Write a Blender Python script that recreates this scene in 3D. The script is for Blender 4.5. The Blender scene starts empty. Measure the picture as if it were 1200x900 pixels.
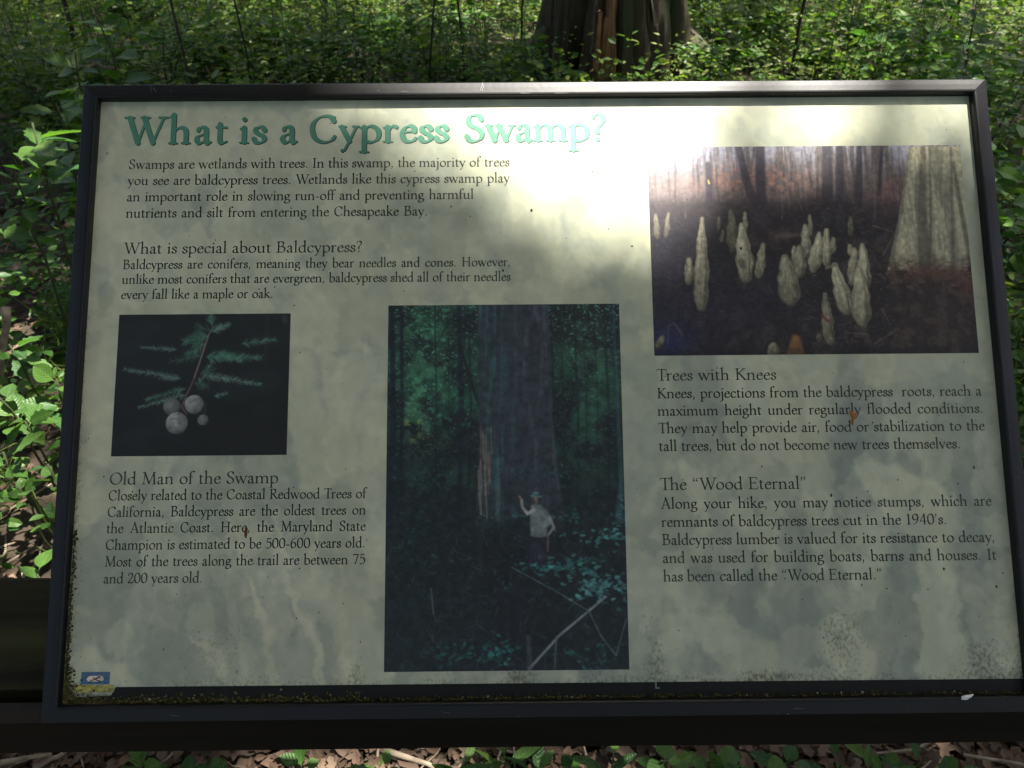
import bpy, math, random
import numpy as np
from mathutils import Vector, Matrix

random.seed(7); rng = np.random.default_rng(7)
S = bpy.context.scene
COL = S.collection
R = math.radians

# ------------------------------------------------------------------ camera
cam_d = bpy.data.cameras.new('camera'); cam = bpy.data.objects.new('camera', cam_d); COL.objects.link(cam)
cam_d.sensor_width = 36.0; cam_d.lens = 36.0 * 930 / 1200; cam_d.clip_start = 0.02; cam_d.clip_end = 2000
CAM = Vector((0, 0, 1.5))
c_right = Vector((0.99994752, -0.00957791, -0.00363481)); c_up = Vector((0.0086814, 0.60387895, 0.79702876))
c_fwd = Vector((0.00543888, 0.79701849, -0.60393041))
cam.matrix_world = Matrix(((c_right.x, c_up.x, -c_fwd.x, CAM.x), (c_right.y, c_up.y, -c_fwd.y, CAM.y),
                           (c_right.z, c_up.z, -c_fwd.z, CAM.z), (0, 0, 0, 1)))
cam_d.dof.use_dof = True; cam_d.dof.focus_distance = 0.80; cam_d.dof.aperture_fstop = 16.0
S.camera = cam

# ------------------------------------------------------------------ sky, sun, exposure
SUN_DIR = Vector((0.25, 0.10, 0.96)).normalized()          # towards the sun
sun_el = math.asin(SUN_DIR.z); sun_az = math.atan2(SUN_DIR.x, SUN_DIR.y)
w = bpy.data.worlds.new('World'); S.world = w; w.use_nodes = True
nt = w.node_tree; bg = nt.nodes['Background']
sky = nt.nodes.new('ShaderNodeTexSky'); sky.sky_type = 'NISHITA'; sky.sun_disc = False
sky.sun_elevation = sun_el; sky.sun_rotation = sun_az; sky.dust_density = 6.0; sky.air_density = 1.0; sky.ozone_density = 0.0
nt.links.new(sky.outputs[0], bg.inputs[0]); bg.inputs[1].default_value = 0.085
sun_d = bpy.data.lights.new('sun', 'SUN'); sun_d.energy = 5.0; sun_d.angle = R(0.53); sun_d.color = (1, 0.95, 0.86)
sun = bpy.data.objects.new('sun', sun_d); COL.objects.link(sun)
sun.rotation_euler = (-SUN_DIR).to_track_quat('-Z', 'Y').to_euler(); sun.location = SUN_DIR * 40
S.view_settings.view_transform = 'Standard'; S.view_settings.look = 'None'
S.view_settings.exposure = 2.0; S.view_settings.gamma = 1.0

# ------------------------------------------------------------------ helpers
def at(px, py, Y=None, z=None):
    """world point on the ray of a photo pixel at depth Y or height z"""
    d = c_fwd + c_right * ((px - 600) / 930) + c_up * ((450 - py) / 930)
    t = (Y / d.y) if Y is not None else ((z - CAM.z) / d.z)
    return CAM + d * t

def tag(o, label=None, cat=None, group=None, kind=None):
    if label: o['label'] = label
    if cat: o['category'] = cat
    if group: o['group'] = group
    if kind: o['kind'] = kind
    return o

def empty(name, loc=(0, 0, 0), rot=None):
    o = bpy.data.objects.new(name, None); COL.objects.link(o); o.location = loc
    o.empty_display_size = 0.1
    if rot: o.rotation_euler = rot
    return o

def link(name, me, parent=None):
    o = bpy.data.objects.new(name, me); COL.objects.link(o)
    if parent: o.parent = parent
    return o

def np_mesh(name, V, F, mat, smooth=False, colors=None):
    """V (n,3); F a list of index arrays, each (m,k)"""
    V = np.asarray(V, np.float32)
    me = bpy.data.meshes.new(name)
    me.vertices.add(len(V)); me.vertices.foreach_set('co', V.ravel())
    Fs = [np.asarray(f, np.int32) for f in F if len(f)]
    nl = sum(f.size for f in Fs); npoly = sum(len(f) for f in Fs)
    me.loops.add(nl); me.loops.foreach_set('vertex_index', np.concatenate([f.ravel() for f in Fs]))
    tot = np.concatenate([np.full(len(f), f.shape[1], np.int32) for f in Fs])
    st = np.concatenate([[0], np.cumsum(tot)[:-1]]).astype(np.int32)
    me.polygons.add(npoly); me.polygons.foreach_set('loop_start', st)
    try: me.polygons.foreach_set('loop_total', tot)
    except Exception: pass
    me.polygons.foreach_set('use_smooth', np.full(npoly, smooth))
    if colors is not None:
        a = me.color_attributes.new('ink', 'FLOAT_COLOR', 'POINT')
        a.data.foreach_set('color', np.asarray(colors, np.float32).ravel())
    me.update(calc_edges=True); me.validate()
    if mat: me.materials.append(mat)
    return me

class MB:
    """collects shapes into one mesh"""
    def __init__(s): s.v = []; s.f = []
    def add(s, V, F):
        b = len(s.v); s.v += [tuple(p) for p in V]; s.f += [tuple(i + b for i in f) for f in F]
    def box(s, c, sz, rot=None):
        x, y, z = [q / 2 for q in sz]
        V = [Vector((a * x, b * y, d * z)) for a in (-1, 1) for b in (-1, 1) for d in (-1, 1)]
        if rot is not None: V = [rot @ v for v in V]
        V = [v + Vector(c) for v in V]
        s.add(V, [(0, 1, 3, 2), (4, 6, 7, 5), (0, 4, 5, 1), (2, 3, 7, 6), (0, 2, 6, 4), (1, 5, 7, 3)])
    def tube(s, pts, rad, n=8, squash=1.0):
        pts = [Vector(p) for p in pts]; V = []; F = []
        u = None
        for i, p in enumerate(pts):
            d = (pts[min(i + 1, len(pts) - 1)] - pts[max(i - 1, 0)]).normalized()
            if u is None: u = d.orthogonal().normalized()
            u = (u - d * u.dot(d)).normalized(); w_ = d.cross(u)
            r = rad[i] if hasattr(rad, '__len__') else rad
            for k in range(n):
                a = 2 * math.pi * k / n
                V.append(p + u * (math.cos(a) * r) + w_ * (math.sin(a) * r * squash))
        for i in range(len(pts) - 1):
            for k in range(n):
                k2 = (k + 1) % n
                F.append((i * n + k, i * n + k2, (i + 1) * n + k2, (i + 1) * n + k))
        F.append(tuple(range(n))[::-1]); F.append(tuple((len(pts) - 1) * n + k for k in range(n)))
        s.add(V, F)
    def mesh(s, name, mat, smooth=False):
        me = bpy.data.meshes.new(name); me.from_pydata(s.v, [], s.f); me.update()
        if smooth: me.polygons.foreach_set('use_smooth', [True] * len(me.polygons))
        me.materials.append(mat); return me
    def build(s, name, mat, parent=None, smooth=False): return link(name, s.mesh(name, mat, smooth), parent)

def bevel(o, wd=0.003, seg=2):
    m = o.modifiers.new('b', 'BEVEL'); m.width = wd; m.segments = seg; m.limit_method = 'ANGLE'; return o

# ------------------------------------------------------------------ materials
def lin(c):
    c = np.asarray(c, float) / 255.0
    return np.where(c <= 0.04045, c / 12.92, ((c + 0.055) / 1.055) ** 2.4)

def new_mat(name):
    m = bpy.data.materials.new(name); m.use_nodes = True
    n = m.node_tree; return m, n, n.nodes['Principled BSDF'], n.links.new

def noise_mat(name, c1, c2, scale=8.0, rough=0.8, bump=0.3, detail=8, stretch=(1, 1, 1), dist=0.02, c3=None, spec=0.3, coord='Object'):
    m, n, b, L = new_mat(name)
    tc = n.nodes.new('ShaderNodeTexCoord'); mp = n.nodes.new('ShaderNodeMapping'); mp.inputs['Scale'].default_value = stretch
    L(tc.outputs[coord], mp.inputs[0])
    ns = n.nodes.new('ShaderNodeTexNoise'); ns.inputs['Scale'].default_value = scale; ns.inputs['Detail'].default_value = detail
    L(mp.outputs[0], ns.inputs[0])
    r = n.nodes.new('ShaderNodeValToRGB'); r.color_ramp.elements[0].position = 0.3; r.color_ramp.elements[1].position = 0.7
    r.color_ramp.elements[0].color = (*c1, 1); r.color_ramp.elements[1].color = (*c2, 1)
    L(ns.outputs[0], r.inputs[0]); out = r.outputs[0]
    if c3:
        n2 = n.nodes.new('ShaderNodeTexNoise'); n2.inputs['Scale'].default_value = scale * 0.35; n2.inputs['Detail'].default_value = 6
        L(mp.outputs[0], n2.inputs[0])
        r2 = n.nodes.new('ShaderNodeValToRGB'); r2.color_ramp.elements[0].position = 0.5; r2.color_ramp.elements[1].position = 0.62
        L(n2.outputs[0], r2.inputs[0])
        mx = n.nodes.new('ShaderNodeMixRGB'); L(r2.outputs[0], mx.inputs[0]); L(out, mx.inputs[1]); mx.inputs[2].default_value = (*c3, 1); out = mx.outputs[0]
    L(out, b.inputs['Base Color']); b.inputs['Roughness'].default_value = rough; b.inputs['Specular IOR Level'].default_value = spec
    bp = n.nodes.new('ShaderNodeBump'); bp.inputs['Strength'].default_value = bump; bp.inputs['Distance'].default_value = dist
    L(ns.outputs[0], bp.inputs['Height']); L(bp.outputs[0], b.inputs['Normal'])
    return m

def leaf_mat(name, cols, rough=0.45, trans=0.35, tcol=None, spec=0.25):
    """green blade, colour varied per leaf, part of the light passing through"""
    m, n, b, L = new_mat(name)
    g = n.nodes.new('ShaderNodeNewGeometry'); oi = n.nodes.new('ShaderNodeObjectInfo')
    ad = n.nodes.new('ShaderNodeMath'); ad.operation = 'ADD'; L(g.outputs['Random Per Island'], ad.inputs[0]); L(oi.outputs['Random'], ad.inputs[1])
    fr = n.nodes.new('ShaderNodeMath'); fr.operation = 'FRACT'; L(ad.outputs[0], fr.inputs[0])
    r = n.nodes.new('ShaderNodeValToRGB'); cr = r.color_ramp
    while len(cr.elements) < len(cols): cr.elements.new(0.5)
    for i, c in enumerate(cols): cr.elements[i].position = i / (len(cols) - 1); cr.elements[i].color = (*c, 1)
    L(fr.outputs[0], r.inputs[0])
    tc = n.nodes.new('ShaderNodeTexCoord'); ns = n.nodes.new('ShaderNodeTexNoise'); ns.inputs['Scale'].default_value = 60; L(tc.outputs['Object'], ns.inputs[0])
    mm = n.nodes.new('ShaderNodeMapRange'); mm.inputs[3].default_value = 0.75; mm.inputs[4].default_value = 1.2; L(ns.outputs[0], mm.inputs[0])
    mx = n.nodes.new('ShaderNodeVectorMath'); mx.operation = 'SCALE'; L(r.outputs[0], mx.inputs[0]); L(mm.outputs[0], mx.inputs['Scale'])
    L(mx.outputs[0], b.inputs['Base Color']); b.inputs['Roughness'].default_value = rough; b.inputs['Specular IOR Level'].default_value = spec
    tr = n.nodes.new('ShaderNodeBsdfTranslucent')
    tv = n.nodes.new('ShaderNodeVectorMath'); tv.operation = 'MULTIPLY'; L(mx.outputs[0], tv.inputs[0]); tv.inputs[1].default_value = tcol or (1.5, 1.7, 0.7)
    L(tv.outputs[0], tr.inputs[0])
    ms = n.nodes.new('ShaderNodeMixShader'); ms.inputs[0].default_value = trans
    L(b.outputs[0], ms.inputs[1]); L(tr.outputs[0], ms.inputs[2]); L(ms.outputs[0], n.nodes['Material Output'].inputs[0])
    return m

def flat_mat(name, c, rough=0.5, spec=0.5, metal=0.0):
    m, n, b, L = new_mat(name)
    ns = n.nodes.new('ShaderNodeTexNoise'); ns.inputs['Scale'].default_value = 90; ns.inputs['Detail'].default_value = 4
    tc = n.nodes.new('ShaderNodeTexCoord'); L(tc.outputs['Object'], ns.inputs[0])
    mr = n.nodes.new('ShaderNodeMapRange'); mr.inputs[3].default_value = 0.8; mr.inputs[4].default_value = 1.2; L(ns.outputs[0], mr.inputs[0])
    v = n.nodes.new('ShaderNodeVectorMath'); v.operation = 'SCALE'; v.inputs[0].default_value = c; L(mr.outputs[0], v.inputs['Scale'])
    L(v.outputs[0], b.inputs['Base Color']); b.inputs['Roughness'].default_value = rough; b.inputs['Specular IOR Level'].default_value = spec
    b.inputs['Metallic'].default_value = metal
    return m

M = {}
M['ground'] = noise_mat('leaf_litter_soil', (0.012, 0.009, 0.006), (0.06, 0.042, 0.028), 9, 0.9, 0.8, 12, dist=0.05, c3=(0.035, 0.04, 0.015))
M['wood'] = noise_mat('weathered_rail_wood', (0.004, 0.004, 0.002), (0.034, 0.030, 0.013), 38, 0.85, 0.8, 12, (0.05, 1, 1), 0.006, c3=(0.035, 0.042, 0.010), spec=0.15)
M['beam'] = noise_mat('dark_stained_beam', (0.004, 0.003, 0.0015), (0.018, 0.013, 0.006), 34, 0.8, 0.7, 10, (0.06, 1, 1), 0.003)
M['bark'] = noise_mat('bark', (0.03, 0.022, 0.015), (0.12, 0.095, 0.065), 14, 0.9, 0.9, 10, (1, 1, 0.15), 0.03, c3=(0.045, 0.055, 0.02))
M['rot'] = noise_mat('exposed_orange_wood', (0.09, 0.04, 0.018), (0.42, 0.23, 0.11), 22, 0.85, 0.9, 10, (1, 1, 0.12), 0.02)
M['stick'] = noise_mat('dead_stick', (0.10, 0.075, 0.05), (0.32, 0.26, 0.19), 30, 0.85, 0.4, 6, dist=0.003)
M['stem'] = noise_mat('green_stem', (0.02, 0.03, 0.01), (0.06, 0.07, 0.025), 30, 0.7, 0.2, 4, dist=0.002)
M['twig'] = noise_mat('dark_twig', (0.015, 0.011, 0.007), (0.05, 0.038, 0.025), 30, 0.85, 0.4, 6, dist=0.003)
M['litter'] = leaf_mat('dry_leaf', [(0.03, 0.02, 0.012), (0.10, 0.06, 0.038), (0.19, 0.13, 0.09), (0.05, 0.03, 0.018), (0.12, 0.085, 0.062), (0.07, 0.042, 0.028)], 0.75, 0.12, (1, 0.8, 0.6))
M['leaf'] = leaf_mat('leaf_green', [(0.025, 0.075, 0.014), (0.05, 0.125, 0.02), (0.09, 0.18, 0.03), (0.03, 0.09, 0.022), (0.13, 0.20, 0.04)], 0.42, 0.4)
M['herb'] = leaf_mat('herb_green', [(0.02, 0.06, 0.01), (0.06, 0.13, 0.018), (0.12, 0.18, 0.03), (0.03, 0.085, 0.015), (0.17, 0.20, 0.05)], 0.45, 0.45)
M['canopy'] = leaf_mat('canopy_leaf', [(0.02, 0.05, 0.012), (0.04, 0.085, 0.018), (0.06, 0.11, 0.02)], 0.45, 0.25)
M['leaf_near'] = leaf_mat('veined_leaf', [(0.03, 0.085, 0.016), (0.05, 0.12, 0.02), (0.08, 0.16, 0.03), (0.035, 0.10, 0.03), (0.10, 0.17, 0.035)], 0.38, 0.4)
def add_veins(m):
    n = m.node_tree; L = n.links.new; tc = n.nodes.new('ShaderNodeTexCoord'); sx = n.nodes.new('ShaderNodeSeparateXYZ'); L(tc.outputs['Object'], sx.inputs[0])
    def mt(op, a, b=None):
        q = n.nodes.new('ShaderNodeMath'); q.operation = op
        for i_, v in enumerate((a, b)):
            if v is None: continue
            if isinstance(v, (int, float)): q.inputs[i_].default_value = v
            else: L(v, q.inputs[i_])
        return q.outputs[0]
    ab = mt('ABSOLUTE', sx.outputs[1]); d = mt('SUBTRACT', sx.outputs[0], mt('MULTIPLY', ab, 1.1)); w_ = mt('ABSOLUTE', mt('SINE', mt('MULTIPLY', d, 330.0)))
    vein = mt('MAXIMUM', mt('LESS_THAN', w_, 0.13), mt('LESS_THAN', ab, 0.0008)); b = n.nodes['Principled BSDF']
    src = b.inputs['Base Color'].links[0].from_socket; mx = n.nodes.new('ShaderNodeMixRGB'); L(mt('MULTIPLY', vein, 0.4), mx.inputs[0]); L(src, mx.inputs[1]); mx.inputs[2].default_value = (0.16, 0.22, 0.07, 1); L(mx.outputs[0], b.inputs['Base Color'])
    bp = n.nodes.new('ShaderNodeBump'); bp.inputs['Strength'].default_value = 0.5; bp.inputs['Distance'].default_value = 0.002; L(w_, bp.inputs['Height']); L(bp.outputs[0], b.inputs['Normal'])
add_veins(M['leaf_near'])
M['grass'] = leaf_mat('grass_blade', [(0.05, 0.11, 0.012), (0.12, 0.18, 0.03), (0.20, 0.22, 0.06)], 0.5, 0.4)

def frame_mat():
    m, n, b, L = new_mat('black_powder_coat')
    tc = n.nodes.new('ShaderNodeTexCoord'); ns = n.nodes.new('ShaderNodeTexNoise'); ns.inputs['Scale'].default_value = 14; ns.inputs['Detail'].default_value = 10
    L(tc.outputs['Object'], ns.inputs[0])
    r = n.nodes.new('ShaderNodeValToRGB'); r.color_ramp.elements[0].color = (0.004, 0.004, 0.005, 1); r.color_ramp.elements[1].color = (0.009, 0.009, 0.010, 1)
    L(ns.outputs[0], r.inputs[0])
    n2 = n.nodes.new('ShaderNodeTexNoise'); n2.inputs['Scale'].default_value = 160; n2.inputs['Detail'].default_value = 3; L(tc.outputs['Object'], n2.inputs[0])
    r2 = n.nodes.new('ShaderNodeValToRGB'); r2.color_ramp.elements[0].position = 0.72; r2.color_ramp.elements[1].position = 0.78; L(n2.outputs[0], r2.inputs[0])
    mx = n.nodes.new('ShaderNodeMixRGB'); L(r2.outputs[0], mx.inputs[0]); L(r.outputs[0], mx.inputs[1]); mx.inputs[2].default_value = (0.12, 0.12, 0.11, 1)
    L(mx.outputs[0], b.inputs['Base Color'])
    mr = n.nodes.new('ShaderNodeMapRange'); mr.inputs[3].default_value = 0.33; mr.inputs[4].default_value = 0.52; L(ns.outputs[0], mr.inputs[0])
    L(mr.outputs[0], b.inputs['Roughness']); b.inputs['Specular IOR Level'].default_value = 0.36
    bp = n.nodes.new('ShaderNodeBump'); bp.inputs['Strength'].default_value = 0.08; bp.inputs['Distance'].default_value = 0.001
    L(n2.outputs[0], bp.inputs['Height']); L(bp.outputs[0], b.inputs['Normal'])
    return m
M['frame'] = frame_mat()

def print_mat(name, rough=0.42, grime=0.0, spec=0.36):
    """flat print: colour from the painted ink layer, its alpha saying how mildewed the spot is"""
    m, n, b, L = new_mat(name)
    a = n.nodes.new('ShaderNodeAttribute'); a.attribute_name = 'ink'; out = a.outputs['Color']
    tc = n.nodes.new('ShaderNodeTexCoord')
    if grime:
        ns = n.nodes.new('ShaderNodeTexNoise'); ns.inputs['Scale'].default_value = 330; ns.inputs['Detail'].default_value = 8; ns.inputs['Roughness'].default_value = 0.65
        mp = n.nodes.new('ShaderNodeMapping'); mp.inputs['Scale'].default_value = (1, 0.7, 1); L(tc.outputs['Object'], mp.inputs[0]); L(mp.outputs[0], ns.inputs[0])
        ad = n.nodes.new('ShaderNodeMath'); ad.operation = 'MULTIPLY_ADD'; L(a.outputs['Alpha'], ad.inputs[0]); ad.inputs[1].default_value = 0.45; L(ns.outputs[0], ad.inputs[2])
        rp = n.nodes.new('ShaderNodeMapRange'); rp.inputs[1].default_value = 0.73; rp.inputs[2].default_value = 0.98; L(ad.outputs[0], rp.inputs[0])
        mu = n.nodes.new('ShaderNodeMath'); mu.operation = 'MULTIPLY'; L(rp.outputs[0], mu.inputs[0]); mu.inputs[1].default_value = grime
        mx = n.nodes.new('ShaderNodeMixRGB'); L(mu.outputs[0], mx.inputs[0]); L(out, mx.inputs[1]); mx.inputs[2].default_value = (0.07, 0.065, 0.035, 1); out = mx.outputs[0]
    L(out, b.inputs['Base Color']); b.inputs['Specular IOR Level'].default_value = spec
    n2 = n.nodes.new('ShaderNodeTexNoise'); n2.inputs['Scale'].default_value = 18; n2.inputs['Detail'].default_value = 6; L(tc.outputs['Object'], n2.inputs[0])
    mr = n.nodes.new('ShaderNodeMapRange'); mr.inputs[3].default_value = rough - 0.07; mr.inputs[4].default_value = rough + 0.1; L(n2.outputs[0], mr.inputs[0])
    L(mr.outputs[0], b.inputs['Roughness'])
    return m
PANEL_ROUGH = 0.46
M['print'] = print_mat('laminated_print', PANEL_ROUGH, 0.8)
M['photo'] = print_mat('laminated_photo_print', PANEL_ROUGH, 0.35)
M['ink'] = flat_mat('dark_olive_ink', (0.045, 0.05, 0.037), PANEL_ROUGH)
M['teal'] = flat_mat('teal_ink', (0.085, 0.27, 0.18), PANEL_ROUGH)
M['teal_shadow'] = flat_mat('dark_shadow_ink', (0.04, 0.06, 0.05), PANEL_ROUGH)
M['black_band'] = flat_mat('black_print_band', (0.008, 0.008, 0.007), 0.5, 0.25)
M['white'] = flat_mat('white_flake', (0.8, 0.8, 0.78), 0.6)
M['orange'] = flat_mat('orange_fragment', (0.36, 0.13, 0.02), 0.7)
M['brown'] = flat_mat('brown_fragment', (0.14, 0.06, 0.02), 0.7)
M['moss'] = noise_mat('moss', (0.02, 0.022, 0.005), (0.09, 0.085, 0.022), 300, 0.95, 0.6, 4, dist=0.001)
M['crumb'] = leaf_mat('debris_crumb', [(0.2, 0.15, 0.08), (0.05, 0.05, 0.02), (0.18, 0.07, 0.04), (0.08, 0.08, 0.03), (0.3, 0.28, 0.2)], 0.8, 0.0)

# ------------------------------------------------------------------ 2D painting of the printed artwork
def vnoise(h, w_, cell, seed, octaves=4, ax=1.0, ay=1.0):
    r = np.random.default_rng(seed); out = np.zeros((h, w_)); amp = 1.0; tot = 0
    for o in range(octaves):
        cx = max(cell * ax / 2 ** o, 1.0); cy = max(cell * ay / 2 ** o, 1.0)
        gx = int(w_ / cx) + 3; gy = int(h / cy) + 3; g = r.random((gy, gx))
        x = np.arange(w_) / cx; y = np.arange(h) / cy
        xi = x.astype(int); yi = y.astype(int); fx = x - xi; fy = y - yi
        fx = fx * fx * (3 - 2 * fx); fy = (fy * fy * (3 - 2 * fy))[:, None]
        a = g[yi][:, xi]; b = g[yi][:, xi + 1]; c = g[yi + 1][:, xi]; d = g[yi + 1][:, xi + 1]
        out += amp * ((a * (1 - fx) + b * fx) * (1 - fy) + (c * (1 - fx) + d * fx) * fy); tot += amp; amp *= 0.55
    return out / tot

def sstep(a, b, x):
    t = np.clip((x - a) / (b - a + 1e-9), 0, 1); return t * t * (3 - 2 * t)

class Canvas:
    def __init__(s, w_, h, col):
        s.w, s.h = w_, h; s.a = np.zeros((h, w_, 3)) + np.asarray(col, float)
    def mix(s, mask, col, sl=None):
        if sl is None: sl = (slice(0, s.h), slice(0, s.w))
        t = s.a[sl]; s.a[sl] = t + (np.asarray(col, float) - t) * mask[..., None]
    def stroke(s, pts, r, col, alpha=1.0, soft=1.0):
        pts = np.asarray(pts, float); n = len(pts)
        rr = np.linspace(r[0], r[1], n) if hasattr(r, '__len__') else np.full(n, r)
        pad = rr.max() + soft + 1
        x0 = max(int(pts[:, 0].min() - pad), 0); x1 = min(int(pts[:, 0].max() + pad) + 2, s.w)
        y0 = max(int(pts[:, 1].min() - pad), 0); y1 = min(int(pts[:, 1].max() + pad) + 2, s.h)
        if x1 <= x0 or y1 <= y0: return
        Y, X = np.mgrid[y0:y1, x0:x1]; d = np.full(X.shape, 1e9)
        for i in range(n - 1):
            a, b = pts[i], pts[i + 1]; ab = b - a; L2 = ab @ ab + 1e-9
            t = np.clip(((X - a[0]) * ab[0] + (Y - a[1]) * ab[1]) / L2, 0, 1)
            dd = np.hypot(X - a[0] - t * ab[0], Y - a[1] - t * ab[1]) - (rr[i] + (rr[i + 1] - rr[i]) * t)
            d = np.minimum(d, dd)
        s.mix(alpha * np.clip(0.5 - d / soft, 0, 1), col, (slice(y0, y1), slice(x0, x1)))
    def poly(s, pts, col, alpha=1.0, soft=1.5, tex=None):
        pts = np.asarray(pts, float)
        x0 = max(int(pts[:, 0].min()) - 3, 0); x1 = min(int(pts[:, 0].max()) + 4, s.w)
        y0 = max(int(pts[:, 1].min()) - 3, 0); y1 = min(int(pts[:, 1].max()) + 4, s.h)
        if x1 <= x0 or y1 <= y0: return
        Y, X = np.mgrid[y0:y1, x0:x1]; ins = np.zeros(X.shape, bool); d = np.full(X.shape, 1e9)
        for i in range(len(pts)):
            a, b = pts[i], pts[(i + 1) % len(pts)]
            cr = ((a[1] > Y) != (b[1] > Y)) & (X < (b[0] - a[0]) * (Y - a[1]) / (b[1] - a[1] + 1e-12) + a[0]); ins ^= cr
            ab = b - a; t = np.clip(((X - a[0]) * ab[0] + (Y - a[1]) * ab[1]) / (ab @ ab + 1e-9), 0, 1)
            d = np.minimum(d, np.hypot(X - a[0] - t * ab[0], Y - a[1] - t * ab[1]))
        sd = np.where(ins, -d, d); mk = alpha * np.clip(0.5 - sd / soft, 0, 1)
        if tex is not None: mk = mk * tex[y0:y1, x0:x1]
        s.mix(mk, col, (slice(y0, y1), slice(x0, x1)))

INK_GAIN = 0.58                                    # how bright a white sheet looks in this shade
def canvas_part(name, cv, x0, y0, x1, y1, z, mat, parent, alpha=None):
    """flat printed sheet spanning x0..x1, y0 (bottom)..y1 (top) in millimetres on the panel"""
    h, w_ = cv.h, cv.w
    X = np.linspace(x0, x1, w_) / 1000; Y = np.linspace(y1, y0, h) / 1000
    XX, YY = np.meshgrid(X, Y); V = np.stack([XX.ravel(), YY.ravel(), np.full(h * w_, z / 1000)], 1)
    i = np.arange((h - 1) * w_).reshape(h - 1, w_)[:, :-1].ravel()
    F = np.stack([i, i + w_, i + w_ + 1, i + 1], 1)
    c = np.clip(lin(np.clip(cv.a, 0, 255)) / INK_GAIN * np.array((0.97, 0.935, 0.945)), 0.003, 0.8)
    al = np.zeros((h, w_)) if alpha is None else alpha
    return link(name, np_mesh(name, V, [F], mat, colors=np.concatenate([c.reshape(-1, 3), al.reshape(-1, 1)], 1)), parent)

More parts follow.
